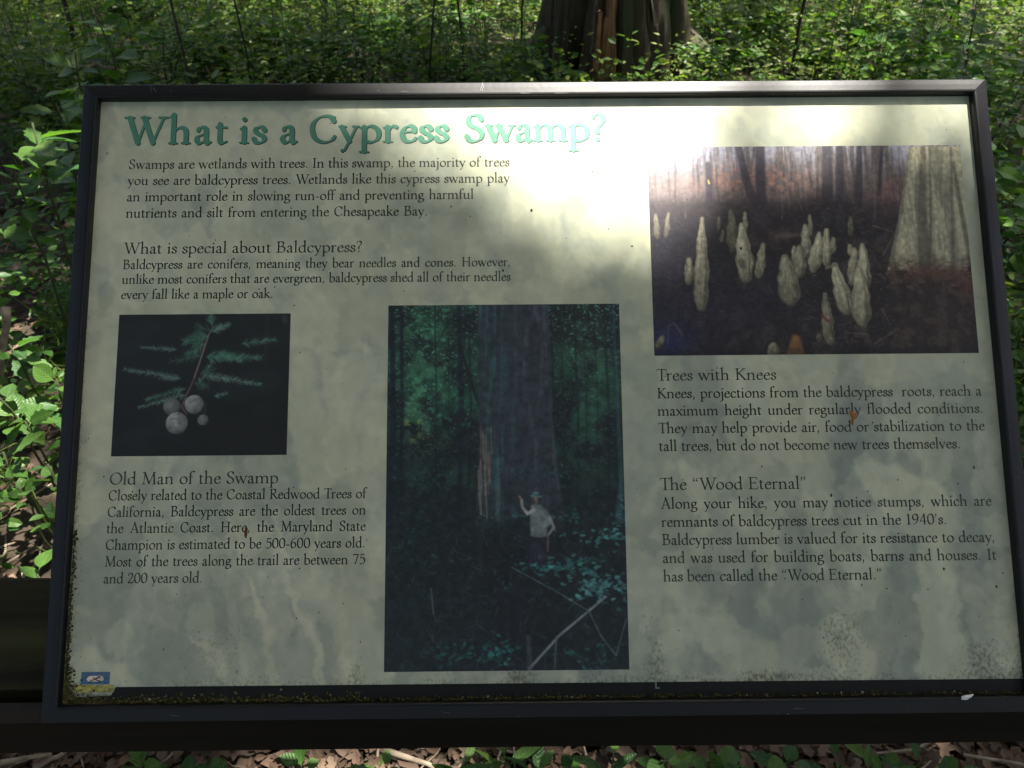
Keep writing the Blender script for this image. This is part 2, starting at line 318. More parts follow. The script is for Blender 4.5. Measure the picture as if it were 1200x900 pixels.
# ------------------------------------------------------------------ an old-style serif alphabet drawn with a broad pen
# units: em = 100, x-height 40, capitals 65. c = curve through points, l = straight, s = serif bar x,y,halfwidth, f = flag serif, o = dot
GL = {
'a': (42, 'c 9,31 12,37 19,39 26,36 28,27;l 28,29 28,7;c 28,9 30,2 34,1 39,4;c 28,23 19,21 9,16 7,9 11,2.5 18,2 28,9;o 10,31,3.2'),
'b': (50, 'l 10,69 10,5;f 10,70;c 10,31 18,37.5 28,38.5 39,32 43,20 39,7 28,1 18,1.5 10,6'),
'c': (41, 'c 35,32 31,37 24,38.5 13,35 7,25 7,14 13,4 23,1.5 31,3.5 37,9;o 34.5,31.5,3'),
'd': (51, 'l 39,69 39,5;f 39,70;c 39,7 41,2 46,3;c 39,32 31,38.5 21,38 10,31 6.5,19 10,7 20,1 30,3 39,10'),
'e': (41, 'w3 8,23.5 34,26.5;c 34,26 33,34 25,38.8 14,35.5 7,25 7,14 13,4 23,1.5 31,3.5 37,10'),
'f': (30, 'l 12,3 12,52;c 12,50 14,62 21,68 28,68.5 32,65;w3.2 4,38.5 26,38.5;s 12,1.6,8;o 31.5,64.5,3'),
'g': (45, 'c 20,38.5 30,36 32,27 28,19 19,16.5 10,19 7,27 11,36 20,38.5;c 12,18 7,13 9,8 18,5.5 30,4 38,0 38,-9 31,-17 18,-20 6,-17 3,-10 8,-3 15,5;w3 28,34 35,38 42,38'),
'h': (53, 'l 11,69 11,3;f 11,70;c 11,27 18,35 28,38.5 37,35 40,26;l 40,28 40,3;s 11,1.6,8.5;s 40,1.6,8.5'),
'i': (25, 'l 12,37 12,3;f 12,40;s 12,1.6,8.5;o 12,57,4.6'),
'j': (24, 'l 13,37 13,-8;c 13,-6 12,-16 6,-22 0,-22;f 13,40;o 13,57,4.6'),
'k': (50, 'l 11,69 11,3;f 11,70;w3 11,19 36,38;l 19,24 40,3;s 11,1.6,8.5;s 43,1.6,7;s 34,38.6,8'),
'l': (25, 'l 12,69 12,3;f 12,70;s 12,1.6,8.5'),
'm': (81, 'l 11,37 11,3;f 11,40;c 11,27 18,35 27,38.5 36,35 39.5,26;l 39.5,28 39.5,3;c 39.5,27 47,35 56,38.5 65,35 68.5,26;l 68.5,28 68.5,3;s 11,1.6,8.5;s 39.5,1.6,8;s 68.5,1.6,8.5'),
'n': (54, 'l 11,37 11,3;f 11,40;c 11,27 18,35 28,38.5 37,35 40.5,26;l 40.5,28 40.5,3;s 11,1.6,8.5;s 40.5,1.6,8.5'),
'o': (50, 'c 25,38.7 36,35 42.5,26 42,14 35,4 25,1.3 14,5 7.5,14 8,26 14,35 25,38.7'),
'p': (51, 'l 11,37 11,-21;f 11,40;s 11,-22.4,9;c 11,31 19,37.5 29,38.5 40,32 44,20 40,7 29,1 19,1.5 11,6'),
'r': (36, 'l 11,37 11,3;f 11,40;c 11,26 16,34 23,38.5 31,37;o 30.5,35.5,3.2;s 11,1.6,8.5'),
's': (34, 'c 28,31 24,37 17,38.6 9,35 8.5,28 15,22 24,17.5 28,10 23,2.5 15,1.2 8,4 5,10;o 6,9,1.8;o 27.5,31,1.8'),
't': (31, 'l 12,46 12,9;c 12,11 14,3 20,1.5 28,5;w3.2 3.5,38.5 27,38.5;w2.6 4,38.5 9,42 12.5,49'),
'u': (53, 'l 11,37 11,12;c 11,14 14,4 22,1.3 31,4 39,11;l 39,37 39,5;f 11,40;f 39,40;c 39,6 42,2 47,3'),
'v': (46, 'l 7,37 23.5,3;w3.4 23.5,3 39,37;s 8,38.6,7;s 38.5,38.6,6.5'),
'w': (69, 'l 7,37 21,3;w3.4 21,3 34,35;l 31,38 47,3;w3.4 47,3 61,37;s 8,38.6,7;s 31,38.6,6;s 61,38.6,6.5'),
'x': (45, 'l 8,37 37,3;w3.4 37,37 8,3;s 8,38.6,7;s 37,38.6,6.5;s 8,1.6,6.5;s 37,1.6,7'),
'y': (45, 'l 7,37 24,4;w3.6 39,37 23,1 14,-17 9,-20;o 8.5,-19.5,3.2;s 8,38.6,7;s 38.5,38.6,6.5'),
'z': (41, 'w3.4 8,38 35,38;w6.2 34,38 7,2;w3.4 7,2 35,2;w3 8,38 6.5,31;w3 35,2 37.5,10'),
'A': (68, 'w3.8 33,65 11,3;l 33,66 56,3;w3.2 19,22 49,22;s 11,1.6,9;s 57,1.6,9.5'),
'B': (60, 'l 14,63 14,3;c 14,63.3 29,64 40,60 41,50 36,39 26,35.5 14,35.5;c 26,35.5 42,33 50,23 47,8 34,2 14,1.8;s 11,63.4,8;s 11,1.6,8'),
'C': (66, 'c 56,52 50,61 38,64 22,60 10,47 8,30 14,12 27,3 40,1.5 52,6 59,15;w3 56,50 57.5,62'),
'E': (58, 'l 14,63 14,3;w3.4 12,63.4 48,63.4;w3.4 14,34.5 40,34.5;w3.4 12,1.8 50,1.8;w3 48,63 49,53;w3 50,2 54,14;w3 40,40 40,29;s 11,63.4,7;s 11,1.6,7'),
'H': (76, 'l 15,63 15,3;l 60,63 60,3;w3.4 15,34 60,34;s 15,63.4,10;s 60,63.4,10;s 15,1.6,10;s 60,1.6,10'),
'I': (33, 'l 16,63 16,3;s 16,63.4,10.5;s 16,1.6,10.5'),
'K': (68, 'l 15,63 15,3;w3.6 15,31 50,62;l 24,38 56,4;s 15,63.4,10;s 52,63.4,9;s 15,1.6,10;s 60,1.6,9'),
'M': (86, 'w3.6 14,3 19,63;l 18,64 43,5;w3.6 43,4 69,64;l 68,63 73,3;s 15,63.4,7;s 71,63.4,7;s 14,1.6,9;s 73,1.6,10'),
'O': (74, 'c 37,64 55,58 66,42 65,23 54,7 37,1.2 19,7 8,23 9,42 20,58 37,64'),
'R': (63, 'l 15,63 15,3;c 15,63.3 31,64 43,59 44,47 38,36 27,32 15,32;l 27,33 54,4;s 12,63.4,8;s 15,1.6,10;w3 54,4 63,1'),
'S': (50, 'c 40,53 37,61 27,64.2 14,60 10.5,48 18,38 33,30 41,20 38,7 26,1.2 14,3 7,13;w3 40.5,51 41,62;w3 7.5,15 7,3'),
'T': (64, 'l 31,63 31,3;w3.4 6,63.4 57,63.4;w3 6,63 4,52;w3 57,63 59,52;s 31,1.6,10.5'),
'W': (98, 'l 11,62 31,3;w3.6 31,3 49,60;l 44,62 65,3;w3.6 65,3 87,62;s 10,63.4,10;s 46,63.4,9;s 87,63.4,9.5'),
'0': (50, 'c 25,63 36,58 42.5,44 42.5,20 36,6 25,1.5 14,6 7.5,20 7.5,44 14,58 25,63'),
'1': (42, 'l 22,62 22,3;w3 12,55 22,62;s 22,1.6,10'),
'2': (48, 'c 8,50 12,60 22,63 33,60 37,49 31,34 18,18 7,3;w5.5 7,3 41,3;w3 41,3 44,10'),
'4': (50, 'w3.4 33,62 5,20;w3.4 5,20 45,20;l 34,63 34,2'),
'5': (47, 'w4.5 15,62 39,62;w3.4 15,62 12,38;c 12,38 24,41 36,36 41,24 36,9 23,1.5 8,3'),
'6': (50, 'c 40,63 25,56 13,41 8.5,22 14,6 26,1.2 37,6 42.5,18 39,31 28,36 16,31 9,22'),
'7': (47, 'w5 7,61.5 42,61.5;w3 7,62 6,54;w5.5 41,61 20,2'),
'9': (50, 'c 10,1 25,8 37,23 41.5,42 36,58 24,63 13,58 7.5,46 11,33 22,28 34,33 41,42'),
'.': (25, 'o 12,4,4.4'), ',': (25, 'o 12,4.5,4.4;w3.2 14,4 12,-5 7,-10'),
'-': (32, 'w4.6 6,20 26,20'),
'?': (38, 'c 7,56 12,62 20,64 29,60 31,50 25,40 18,31 17,20;o 17,4,4.6;o 8,55,2.6'),
'“': (40, 'o 10,49,4.3;w3 7,51 9,60 14,64;o 26,49,4.3;w3 23,51 25,60 30,64'),
'”': (40, 'o 10,60,4.3;w3 13,59 11,50 6,46;o 26,60,4.3;w3 29,59 27,50 22,46'),
'’': (24, 'o 11,60,4.3;w3 14,59 12,50 7,46'),
' ': (27, ''),
}
def catmull(P, k=7):
    P = np.asarray(P, float); n = len(P); closed = np.allclose(P[0], P[-1]); out = []
    for i in range(n - 1):
        p1, p2 = P[i], P[i + 1]
        p0 = P[i - 1] if i > 0 else (P[-2] if closed else 2 * p1 - p2)
        p3 = P[i + 2] if i + 2 < n else (P[1] if closed else 2 * p2 - p1)
        for t in np.linspace(0, 1, k, endpoint=False):
            out.append(0.5 * ((2 * p1) + (-p0 + p2) * t + (2 * p0 - 5 * p1 + 4 * p2 - p3) * t * t + (-p0 + 3 * p1 - 3 * p2 + p3) * t ** 3))
    out.append(P[-1]); return np.array(out)

def glyph_mesh(ch, T, H, ext, step):
    """outline by marching squares over the pen strokes: vertices (n,2) and polygons"""
    adv, desc = GL[ch]
    if not desc: return adv, np.zeros((0, 2)), []
    x = np.arange(-8, adv + 10, step); y = np.arange(-28, 76, step); X, Y = np.meshgrid(x, y)
    D = np.full(X.shape, 99.0); pen = R(24)
    def seg(a, b, r):
        nonlocal D
        ab = b - a; t = np.clip(((X - a[0]) * ab[0] + (Y - a[1]) * ab[1]) / (ab @ ab + 1e-9), 0, 1)
        D = np.minimum(D, np.hypot(X - a[0] - t * ab[0], Y - a[1] - t * ab[1]) - r)
    for it in desc.split(';'):
        k, *pp = it.split(' '); P = [tuple(float(q) for q in p.split(',')) for p in pp]
        if k in 'cl':
            Q = catmull(P) if k == 'c' else np.array(P, float)
            for a, b in zip(Q[:-1], Q[1:]):
                th = math.atan2(*(b - a)[::-1]); r = 0.5 * math.hypot(T * math.sin(th - pen), H * 0.8); seg(a, b, r)
        elif k[0] == 'w':
            wd = float(k[1:]) * (H / 3.4); Q = np.array(P, float)
            for a, b in zip(Q[:-1], Q[1:]): seg(a, b, wd / 2)
        elif k == 's':
            (sx, sy, sw) = P[0]; sw += ext
            seg(np.array((sx - sw, sy)), np.array((sx + sw, sy)), 0.42 * H)
            up = 1 if sy < 20 and sy > -10 or sy < -10 else -1
            seg(np.array((sx - sw * 0.45, sy + up * 0.6)), np.array((sx + sw * 0.45, sy + up * 0.6)), 0.55 * H)
        elif k == 'f':
            sx, sy = P[0]
            for q in range(4): seg(np.array((sx - 8 - ext, sy - 5 - q * 0.3)), np.array((sx + T * 0.22, sy - 1.8 - q * 1.6)), 0.4 * H)
        elif k == 'o':
            ox, oy, orad = P[0]; D = np.minimum(D, np.hypot(X - ox, Y - oy) - orad * (1 + (T - 8) * 0.06))
    D = D - 0.0
    # marching squares
    ny, nx = D.shape; vid = {}; V = []; Fc = []
    def vert(i, j, i2=None, j2=None):
        key = (i, j) if i2 is None else ((i, j, i2, j2) if (i, j) < (i2, j2) else (i2, j2, i, j))
        if key in vid: return vid[key]
        if i2 is None: p = (x[j], y[i])
        else:
            d0, d1 = D[i, j], D[i2, j2]; t = d0 / (d0 - d1); p = (x[j] + (x[j2] - x[j]) * t, y[i] + (y[i2] - y[i]) * t)
        vid[key] = len(V); V.append(p); return vid[key]
    ins = D < 0
    cnt = ins[:-1, :-1].astype(int) + ins[1:, :-1] + ins[:-1, 1:] + ins[1:, 1:]
    for i in range(ny - 1):
        j = 0; row = cnt[i]
        while j < nx - 1:
            c = row[j]
            if c == 0: j += 1; continue
            if c == 4:
                j2 = j
                while j2 + 1 < nx - 1 and row[j2 + 1] == 4: j2 += 1
                Fc.append((vert(i, j), vert(i, j2 + 1), vert(i + 1, j2 + 1), vert(i + 1, j))); j = j2 + 1; continue
            cor = [(i, j), (i, j + 1), (i + 1, j + 1), (i + 1, j)]; poly = []
            for q in range(4):
                a = cor[q]; b = cor[(q + 1) % 4]
                if ins[a]: poly.append(vert(*a))
                if ins[a] != ins[b]: poly.append(vert(*a, *b))
            if len(poly) >= 3: Fc.append(tuple(poly))
            j += 1
    return adv, np.array(V), Fc

_gc = {}
def glyph(ch, style):
    k = (ch, style)
    if k not in _gc: _gc[k] = glyph_mesh(ch, *style)
    return _gc[k]

KERN = {'Th': -7, 'Tr': -9, 'Wh': -3, 'Wo': -8, 'We': -8, 'Kn': -2, 'ff': -3, 'y,': -4, 'r,': -3, 'Wa': -8, 'fo': -1, 'Ba': -1, 'ew': -1, 'wa': -1, 'we': -1}
def lay_line(text, style, em, x0, x1=None, track=0.0, spread=0.2, hs=1.0):
    """glyph positions of one line; justified to x1 by word spaces (and a little tracking)"""
    s_ = em / 100; xs = []; x = 0; ns = text.count(' '); s_ *= hs
    for i, ch in enumerate(text):
        xs.append(x); x += glyph(ch, style)[0] + track + KERN.get(text[i:i + 2], 0)
    natural = (x - track) * s_
    k_w = k_t = 0
    if x1 is not None:
        gap = (x1 - x0 - natural) / s_
        if ns: k_w = gap * (1 - spread) / ns; k_t = gap * spread / max(len(text) - 1, 1)
        else: k_t = gap / max(len(text) - 1, 1)
    out = []; ws = 0
    for i, ch in enumerate(text):
        out.append((ch, x0 + (xs[i] + ws * k_w + i * k_t) * s_))
        if ch == ' ': ws += 1
    return out

def text_block(name, lines, style, em, z, mat, parent, dx=0, dy=0, wobble=0.0, **kw):
    V = []; tri = []; quad = []; pent = []; hexa = []; b = 0; s_ = em / 100
    wds = [(x1 - x0) / max(lay_line(t, style, em, 0)[-1][1] + glyph(t[-1], style)[0] * s_, 1) for (t, x0, y0, x1) in lines]
    hs = min(0.985, min(wds)) if name != 'title' and name != 'title_shadow' else 1.0
    for (text, x0, y0, x1) in lines:
        for ch, gx in lay_line(text, style, em, x0, x1, hs=hs, **kw):
            _, v, f = glyph(ch, style)
            if not len(v): continue
            V.append(np.stack([(gx + v[:, 0] * s_ * hs + dx), (y0 + v[:, 1] * s_ + dy)], 1))
            for q in f:
                q = [i + b for i in q]
                (tri if len(q) == 3 else quad if len(q) == 4 else pent if len(q) == 5 else hexa).append(q)
            b += len(v)
    V = np.concatenate(V); V = np.stack([V[:, 0] * PK + PX, V[:, 1] * PK + PY, np.full(len(V), z)], 1) / 1000
    return link(name, np_mesh(name, V, [tri, quad, pent, hexa], mat), parent)

# print measured in the plane of the frame face; the sheet lies 9 mm deeper and is that much larger
PK, PX, PY = 1.0116, 0.38, 1.26

# ------------------------------------------------------------------ THE SIGN
SIGN_C = CAM + Vector((0.03267824, 0.62690449, -0.47301545))
sign = empty('information_sign', SIGN_C, (R(45), 0, 0))
tag(sign, 'slanted sign about cypress swamps in a black metal frame on the dark wooden rail', 'sign')
FT = 0.0; PZ = -9.0                                    # frame face and sheet levels, mm

def frame_bar(a0, a1, inward):
    """mitred bar from outer corner a0 to a1 (mm), profile towards the opening"""
    prof = [(0, -26), (0, -3.4), (0.3, -2.6), (1.0, -2.0), (6.5, -1.0), (12.6, -0.2), (14.2, -0.3), (15.2, -1.0), (15.8, -2.6), (15.9, -11.5), (15.9, -26)]
    a0, a1, inw = Vector(a0), Vector(a1), Vector(inward); d = (a1 - a0).normalized(); n = 24
    V = []; F = []
    for i in range(n + 1):
        for (o, zz) in prof:
            p0 = a0 + inw * o + d * o; p1 = a1 + inw * o - d * o; p = p0 + (p1 - p0) * (i / n)
            V.append((p.x / 1000, p.y / 1000, zz / 1000))
    k = len(prof)
    for i in range(n):
        for j in range(k):
            j2 = (j + 1) % k; F.append((i * k + j, i * k + j2, (i + 1) * k + j2, (i + 1) * k + j))
    F.append(tuple(range(k))[::-1]); F.append(tuple(n * k + j for j in range(k)))
    mb = MB(); mb.add(V, F); return mb.build('frame_bar', M['frame'], sign)
HW, HH = 472.5, 318.0
gap = 0.35
frame_bar((-HW, HH), (HW - gap, HH), (0, -1)); frame_bar((HW, HH - gap), (HW, -HH), (-1, 0))
frame_bar((HW, -HH), (-HW, -HH), (0, 1)); frame_bar((-HW, -HH), (-HW, HH), (1, 0))
bk = MB(); bk.box((0, 0, -0.0205), (0.91, 0.60, 0.012)); bk.build('backing_board', M['frame'], sign)
for sx in (-0.3, 0.3): br = MB(); br.box((sx, -0.24, -0.036), (0.06, 0.10, 0.018)); br.build('mounting_bracket', M['frame'], sign)

# --- background print: pale wash, ghosted swamp shapes, some blotches painted as canopy reflections
pw, ph = 604, 396
def PXY(px, py):                                       # mm on the sheet -> canvas pixel
    return ((px + 457) / 914 * (pw - 1), (300 - py) / 600 * (ph - 1))
_Hm = None
def photo_mm(x, y):
    """millimetres in the frame plane of a point measured in the photograph"""
    r1 = (0.99994752, 0.0086814, 0.00543888); r2 = (-0.0093428, 0.99059134, 0.13653389); t = (0.02839142, 0.0018512, 0.78550062)
    A = np.stack([r1, r2, t], 1); p = np.linalg.solve(A, np.array([(x - 600) / 930, (450 - y) / 930, 1.0])); return p[:2] / p[2] * 1000
def PP(x, y): m = photo_mm(x, y); return PXY(m[0], m[1])
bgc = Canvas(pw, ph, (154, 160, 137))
n1 = vnoise(ph, pw, 120, 3, 5); n2 = vnoise(ph, pw, 45, 5, 4); n3 = vnoise(ph, pw, 60, 9, 4, 0.5, 1.6)
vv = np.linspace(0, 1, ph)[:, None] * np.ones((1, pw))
bgc.mix(sstep(0.2, 1.0, vv) * 0.75, (116, 123, 112))  # shade on the lower sheet, painted into the print colour
bgc.mix(sstep(0.50, 0.60, n1) * 0.45, (116, 125, 114)); bgc.mix(sstep(0.52, 0.56, n2) * 0.32, (172, 174, 146))
bgc.mix(sstep(0.55, 0.60, n3) * 0.3, (168, 172, 150)); bgc.mix(sstep(0.58, 0.63, vnoise(ph, pw, 26, 21, 3)) * 0.3, (122, 132, 122))
rg = np.random.default_rng(11)
for _ in range(150):                                   # washed brush marks
    x, y = rg.random() * pw, (0.15 + 0.85 * rg.random()) * ph; a = rg.normal(1.45, 0.5); L_ = 8 + rg.random() * 30; r_ = 3 + rg.random() * 12
    lightc = rg.random() < 0.5
    bgc.stroke([(x, y), (x + math.cos(a) * L_, y + math.sin(a) * L_)], (r_, r_ * 0.4), (174, 178, 150) if lightc else (118, 127, 117), 0.22 + 0.16 * rg.random(), 2.5)
def ghost(pts, r_, col, al, soft=3): bgc.stroke([PP(*p) for p in pts], r_, col, al, soft)
for p in [[(318, 598), (345, 690), (382, 800)], [(288, 668), (312, 730), (328, 802)], [(268, 610), (300, 700), (318, 745)], [(395, 640), (402, 720), (410, 800)], [(225, 748), (262, 785)], [(366, 600), (372, 668)]]:
    ghost(p, (0.8, 3.6), (166, 168, 143), 0.62, 2.2)
for p, rr in [([(700, 596), (705, 800)], (6, 12)), ([(838, 590), (850, 640), (868, 745)], (3, 26)), ([(1060, 545), (1075, 790)], (10, 22)), ([(985, 240), (995, 420), (1000, 560)], (7, 10)), ([(930, 620), (940, 780)], (8, 20)), ([(1130, 560), (1150, 790)], (8, 14)), ([(1010, 470), (1005, 560)], (14, 22)), ([(815, 380), (822, 520)], (10, 16))]:
    ghost(p, rr, (104, 113, 108), 0.5, 5)
for p, rr in [([(800, 690), (880, 780)], (10, 16)), ([(1090, 640), (1110, 780)], (8, 16)), ([(955, 480), (960, 590)], (6, 10)), ([(85, 785), (108, 768), (140, 795)], (9, 7)), ([(110, 420), (120, 520)], (9, 12)), ([(610, 120), (640, 320)], (18, 14)), ([(350, 430), (370, 560)], (10, 12)), ([(395, 440), (400, 540)], (9, 9)), ([(415, 720), (430, 770)], (14, 18)), ([(560, 300), (575, 345)], (8, 14)), ([(985, 745), (1000, 770)], (14, 16)), ([(1030, 560), (1090, 600)], (14, 20)), ([(780, 245), (745, 330)], (6, 12)), ([(470, 300), (475, 350)], (6, 10)), ([(90, 600), (135, 580)], (8, 10))]:
    ghost(p, rr, (172, 176, 146), 0.5, 4)
ghost([(835, 690), (845, 780)], (18, 26), (112, 120, 113), 0.3, 8)
bgc.mix(sstep(0.54, 0.60, vnoise(ph, pw, 34, 131, 6)) * 0.30, (166, 169, 145)); bgc.mix(sstep(0.55, 0.62, vnoise(ph, pw, 50, 133, 6, .6, 1.5)) * 0.22, (112, 119, 107))
bgc.mix(sstep(0.56, 0.61, vnoise(ph, pw, 22, 137, 5)) * 0.22, (150, 150, 126))
jx = ((vnoise(ph, pw, 14, 141, 4) - .5) * 16).astype(int); jy = ((vnoise(ph, pw, 14, 143, 4) - .5) * 16).astype(int); yy_, xx_ = np.mgrid[0:ph, 0:pw]
bgc.a = bgc.a[np.clip(yy_ + jy, 0, ph - 1), np.clip(xx_ + jx, 0, pw - 1)]
bgc.a += (vnoise(ph, pw, 6, 31, 2)[..., None] - 0.5) * 12
# mildew along the left edge, the foot and in a few runs
mm_x = np.linspace(-457, 457, pw)[None, :]; mm_y = np.linspace(300, -300, ph)[:, None]
mil = 0.85 * np.exp(-(mm_x + 452) / 9) * (0.35 + 0.65 * sstep(250, -200, mm_y)) + 0.75 * np.exp(-(mm_y + 290) / 10) + 0.45 * np.exp(-np.abs(mm_x - 457) / 20) * sstep(-50, -250, mm_y)
mil = mil + 0.30 * sstep(-60, -280, mm_y) * vnoise(ph, pw, 40, 44, 3)
for (x, y, sx, sy, a) in [(985, 745, 26, 34, .75), (610, 790, 16, 9, .7), (838, 640, 12, 28, .6), (1150, 770, 22, 25, .7), (950, 400, 4, 30, .6), (755, 700, 6, 30, .6), (730, 700, 4, 60, .4), (900, 790, 40, 8, .6), (1000, 520, 5, 22, .5), (250, 745, 60, 30, .3), (418, 780, 8, 16, .6), (770, 770, 10, 25, .6), (300, 440, 30, 6, .2)]:
    c = photo_mm(x, y); mil = mil + .72 * a * np.exp(-((mm_x - c[0]) / sx) ** 2 - ((mm_y - c[1]) / sy) ** 2)
mil = np.clip(mil + (vnoise(ph, pw, 30, 50, 3) - 0.5) * 0.35, 0, 1)
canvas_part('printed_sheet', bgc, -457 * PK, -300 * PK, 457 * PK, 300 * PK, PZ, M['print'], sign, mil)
bb = MB(); y1b, y0b = (-286.4 * PK + PY) / 1000, -0.3035
bb.add([(-0.407, y1b + 0.0012, 0), (0.4615, y1b, 0), (0.4615, y0b, 0), (-0.4615, y0b, 0), (-0.4615, y1b - 0.0085, 0), (-0.411, y1b - 0.0065, 0)], [(0, 5, 4, 3, 2, 1)])
bb.build('black_band', M['black_band'], sign).location.z = (PZ + 0.15) / 1000

def PM(x, y): return (x * PK + PX, y * PK + PY)
def pic_canvas(x0, y0, x1, y1, res=0.72):
    wmm, hmm = (x1 - x0), (y1 - y0); return int(wmm / res), int(hmm / res)

# --- photo 1: cones on a twig
w1, h1 = pic_canvas(-420, -69.5, -249, 71.6, 0.6)
c1 = Canvas(w1, h1, (30, 32, 31)); U = w1 / 950; Vv = h1 / 785
def q1(x, y): return ((x - 97) * w1 / 948 , (y - 66) * h1 / 782)
c1.mix(sstep(0.5, 0.8, vnoise(h1, w1, 50, 61, 3, 1.6, 0.8)) * 0.4, (38, 46, 46))
c1.stroke([q1(915, 60), q1(912, 320)], 10 * U, (52, 58, 62), 0.30, 5); c1.stroke([q1(1005, 85), q1(1010, 110)], 14 * U, (75, 85, 88), 0.5, 5)
c1.mix((1 - sstep(0.35, 0.7, np.linspace(0, 1, h1)[:, None] * np.ones((1, w1)))) * 0.25, (40, 48, 50))
r1_ = np.random.default_rng(5)
def frond(a, b, n, L_, col, alpha=0.8):
    a, b = np.array(q1(*a)), np.array(q1(*b)); d = b - a; ln = np.hypot(*d); d = d / ln; pr = np.array([-d[1], d[0]])
    c1.stroke([a, b], (1.0, 0.5), (90, 95, 85), 0.5)
    for k in range(int(n * 1.7)):
        t = r1_.random(); sgn = 1 if r1_.random() < .5 else -1; l = L_ * U * (0.5 + 0.5 * r1_.random()) * (1.1 - 0.6 * t)
        p = a + (b - a) * t; e = p + (d * 0.75 + pr * sgn * (0.5 + 0.4 * r1_.random())) * l
        cc = np.array(col) * (0.65 + 0.65 * r1_.random()); c1.stroke([p, e], (0.6, 0.3), cc, alpha * .6, 1.3)
G1 = (66, 104, 88); G2 = (84, 112, 102); G3 = (48, 78, 66)
for a, b, n, l, c in [((600, 160), (520, 130), 30, 50, G3), ((590, 190), (460, 220), 80, 60, G1), ((575, 230), (480, 300), 60, 55, G1), ((560, 300), (390, 330), 50, 45, G3), ((420, 262), (225, 250), 60, 26, G2), ((450, 425), (140, 370), 120, 34, G2),
        ((480, 480), (265, 540), 80, 34, G1), ((480, 515), (232, 582), 90, 30, G2), ((590, 305), (885, 312), 170, 48, G1), ((780, 235), (960, 212), 70, 34, G1), ((580, 405), (890, 462), 140, 36, G2), ((640, 525), (708, 506), 30, 24, G2), ((555, 455), (618, 332), 40, 30, G2),
        ((600, 170), (708, 122), 70, 40, G2), ((610, 130), (600, 66), 40, 40, G1), ((560, 400), (640, 370), 30, 40, G3), ((530, 450), (600, 470), 40, 40, G3), ((560, 250), (500, 180), 40, 60, G3), ((650, 280), (780, 330), 60, 40, G1)]:
    frond(a, b, n, l, c)
c1.stroke([q1(600, 168), q1(562, 300), q1(528, 420), q1(490, 510), q1(474, 562)], (1.0, 1.9), (88, 76, 72), 0.85, 1.2)
c1.stroke([q1(596, 175), q1(560, 300), q1(524, 420)], (0.8, 0.8), (140, 122, 116), 0.6, 1)
c1.stroke([q1(595, 560), q1(592, 630)], (1.2, 1.2), (60, 58, 60), 0.7, 1)
def ball(x, y, r_, b):
    cx, cy = q1(x, y); rr = r_ * U; Y, X = np.mgrid[0:h1, 0:w1]; d = np.hypot(X - cx, Y - cy) / rr
    sh = np.clip(1 - ((X - cx + rr * 0.35) ** 2 + (Y - cy + rr * 0.35) ** 2) / (rr * 1.75) ** 2, 0.12, 1)
    tex = vnoise(h1, w1, 9, int(x), 3); v = np.array((124, 128, 124)) * b; tex = np.clip((tex - .5) * 2.2 + .5, 0, 1); m_ = np.clip((1 - d) * rr + 0.5, 0, 1)
    c1.a = c1.a * (1 - m_[..., None]) + m_[..., None] * (v * (0.35 + 0.65 * sh)[..., None] * (0.86 + 0.28 * tex)[..., None])
    for k in range(9):
        a0 = r1_.random() * 6.28; c1.stroke([(cx + math.cos(a0) * rr * .7, cy + math.sin(a0) * rr * .7), (cx + math.cos(a0 + 1) * rr * .3, cy + math.sin(a0 + 1) * rr * .4), (cx + math.cos(a0 + 2) * rr * .8, cy + math.sin(a0 + 2) * rr * .8)], 0.5, (95, 92, 92), 0.5, 1)
ball(412, 578, 47, 0.8); ball(583, 652, 30, 0.78); ball(442, 668, 60, 0.98); ball(532, 567, 52, 1.0)
c1.stroke([q1(480, 540), q1(465, 580), q1(492, 618)], (1.4, 1.2), (92, 74, 70), 0.9, 1)
a_, b_ = PM(-420, -69.5), PM(-249, 71.6)
canvas_part('printed_photo', c1, a_[0], a_[1], b_[0], b_[1], PZ + 0.2, M['photo'], sign, np.zeros((h1, w1)) + 0.05)['label'] = 'printed photo of round cones and needles on a dark ground'

# --- photo 2: giant trunk in green forest with a small figure
w2, h2 = pic_canvas(-151.5, -274.3, 79.8, 78.8)
c2 = Canvas(w2, h2, (24, 30, 31))
def q2(x, y):                                           # from photo pixels
    m_ = photo_mm(x, y); return ((m_[0] + 151.5) / 231.3 * (w2 - 1), (78.8 - m_[1]) / 353.1 * (h2 - 1))
yy2 = np.linspace(0, 1, h2)[:, None] * np.ones((1, w2)); xx2 = np.linspace(0, 1, w2)[None, :] * np.ones((h2, 1))
fol = sstep(0.42, 0.66, vnoise(h2, w2, 34, 71, 5)) * (1 - sstep(0.32, 0.66, yy2))
c2.mix(fol * 0.75, (34, 64, 50))
gl = np.exp(-((xx2 - 0.15) / 0.12) ** 2 - ((yy2 - 0.26) / 0.14) ** 2) + 0.55 * np.exp(-((xx2 - 0.86) / 0.10) ** 2 - ((yy2 - 0.16) / 0.12) ** 2) + 0.5 * np.exp(-((xx2 - 0.12) / 0.12) ** 2 - ((yy2 - 0.06) / 0.08) ** 2)
c2.mix(np.clip(gl, 0, 1) * sstep(0.42, 0.60, vnoise(h2, w2, 14, 73, 4)) * 0.8, (58, 100, 74))
c2.mix(np.exp(-((xx2 - 0.11) / 0.04) ** 2 - ((yy2 - 0.345) / 0.04) ** 2) * sstep(0.4, 0.6, vnoise(h2, w2, 9, 75, 3)) * 0.8, (128, 150, 78))
r2_ = np.random.default_rng(9)
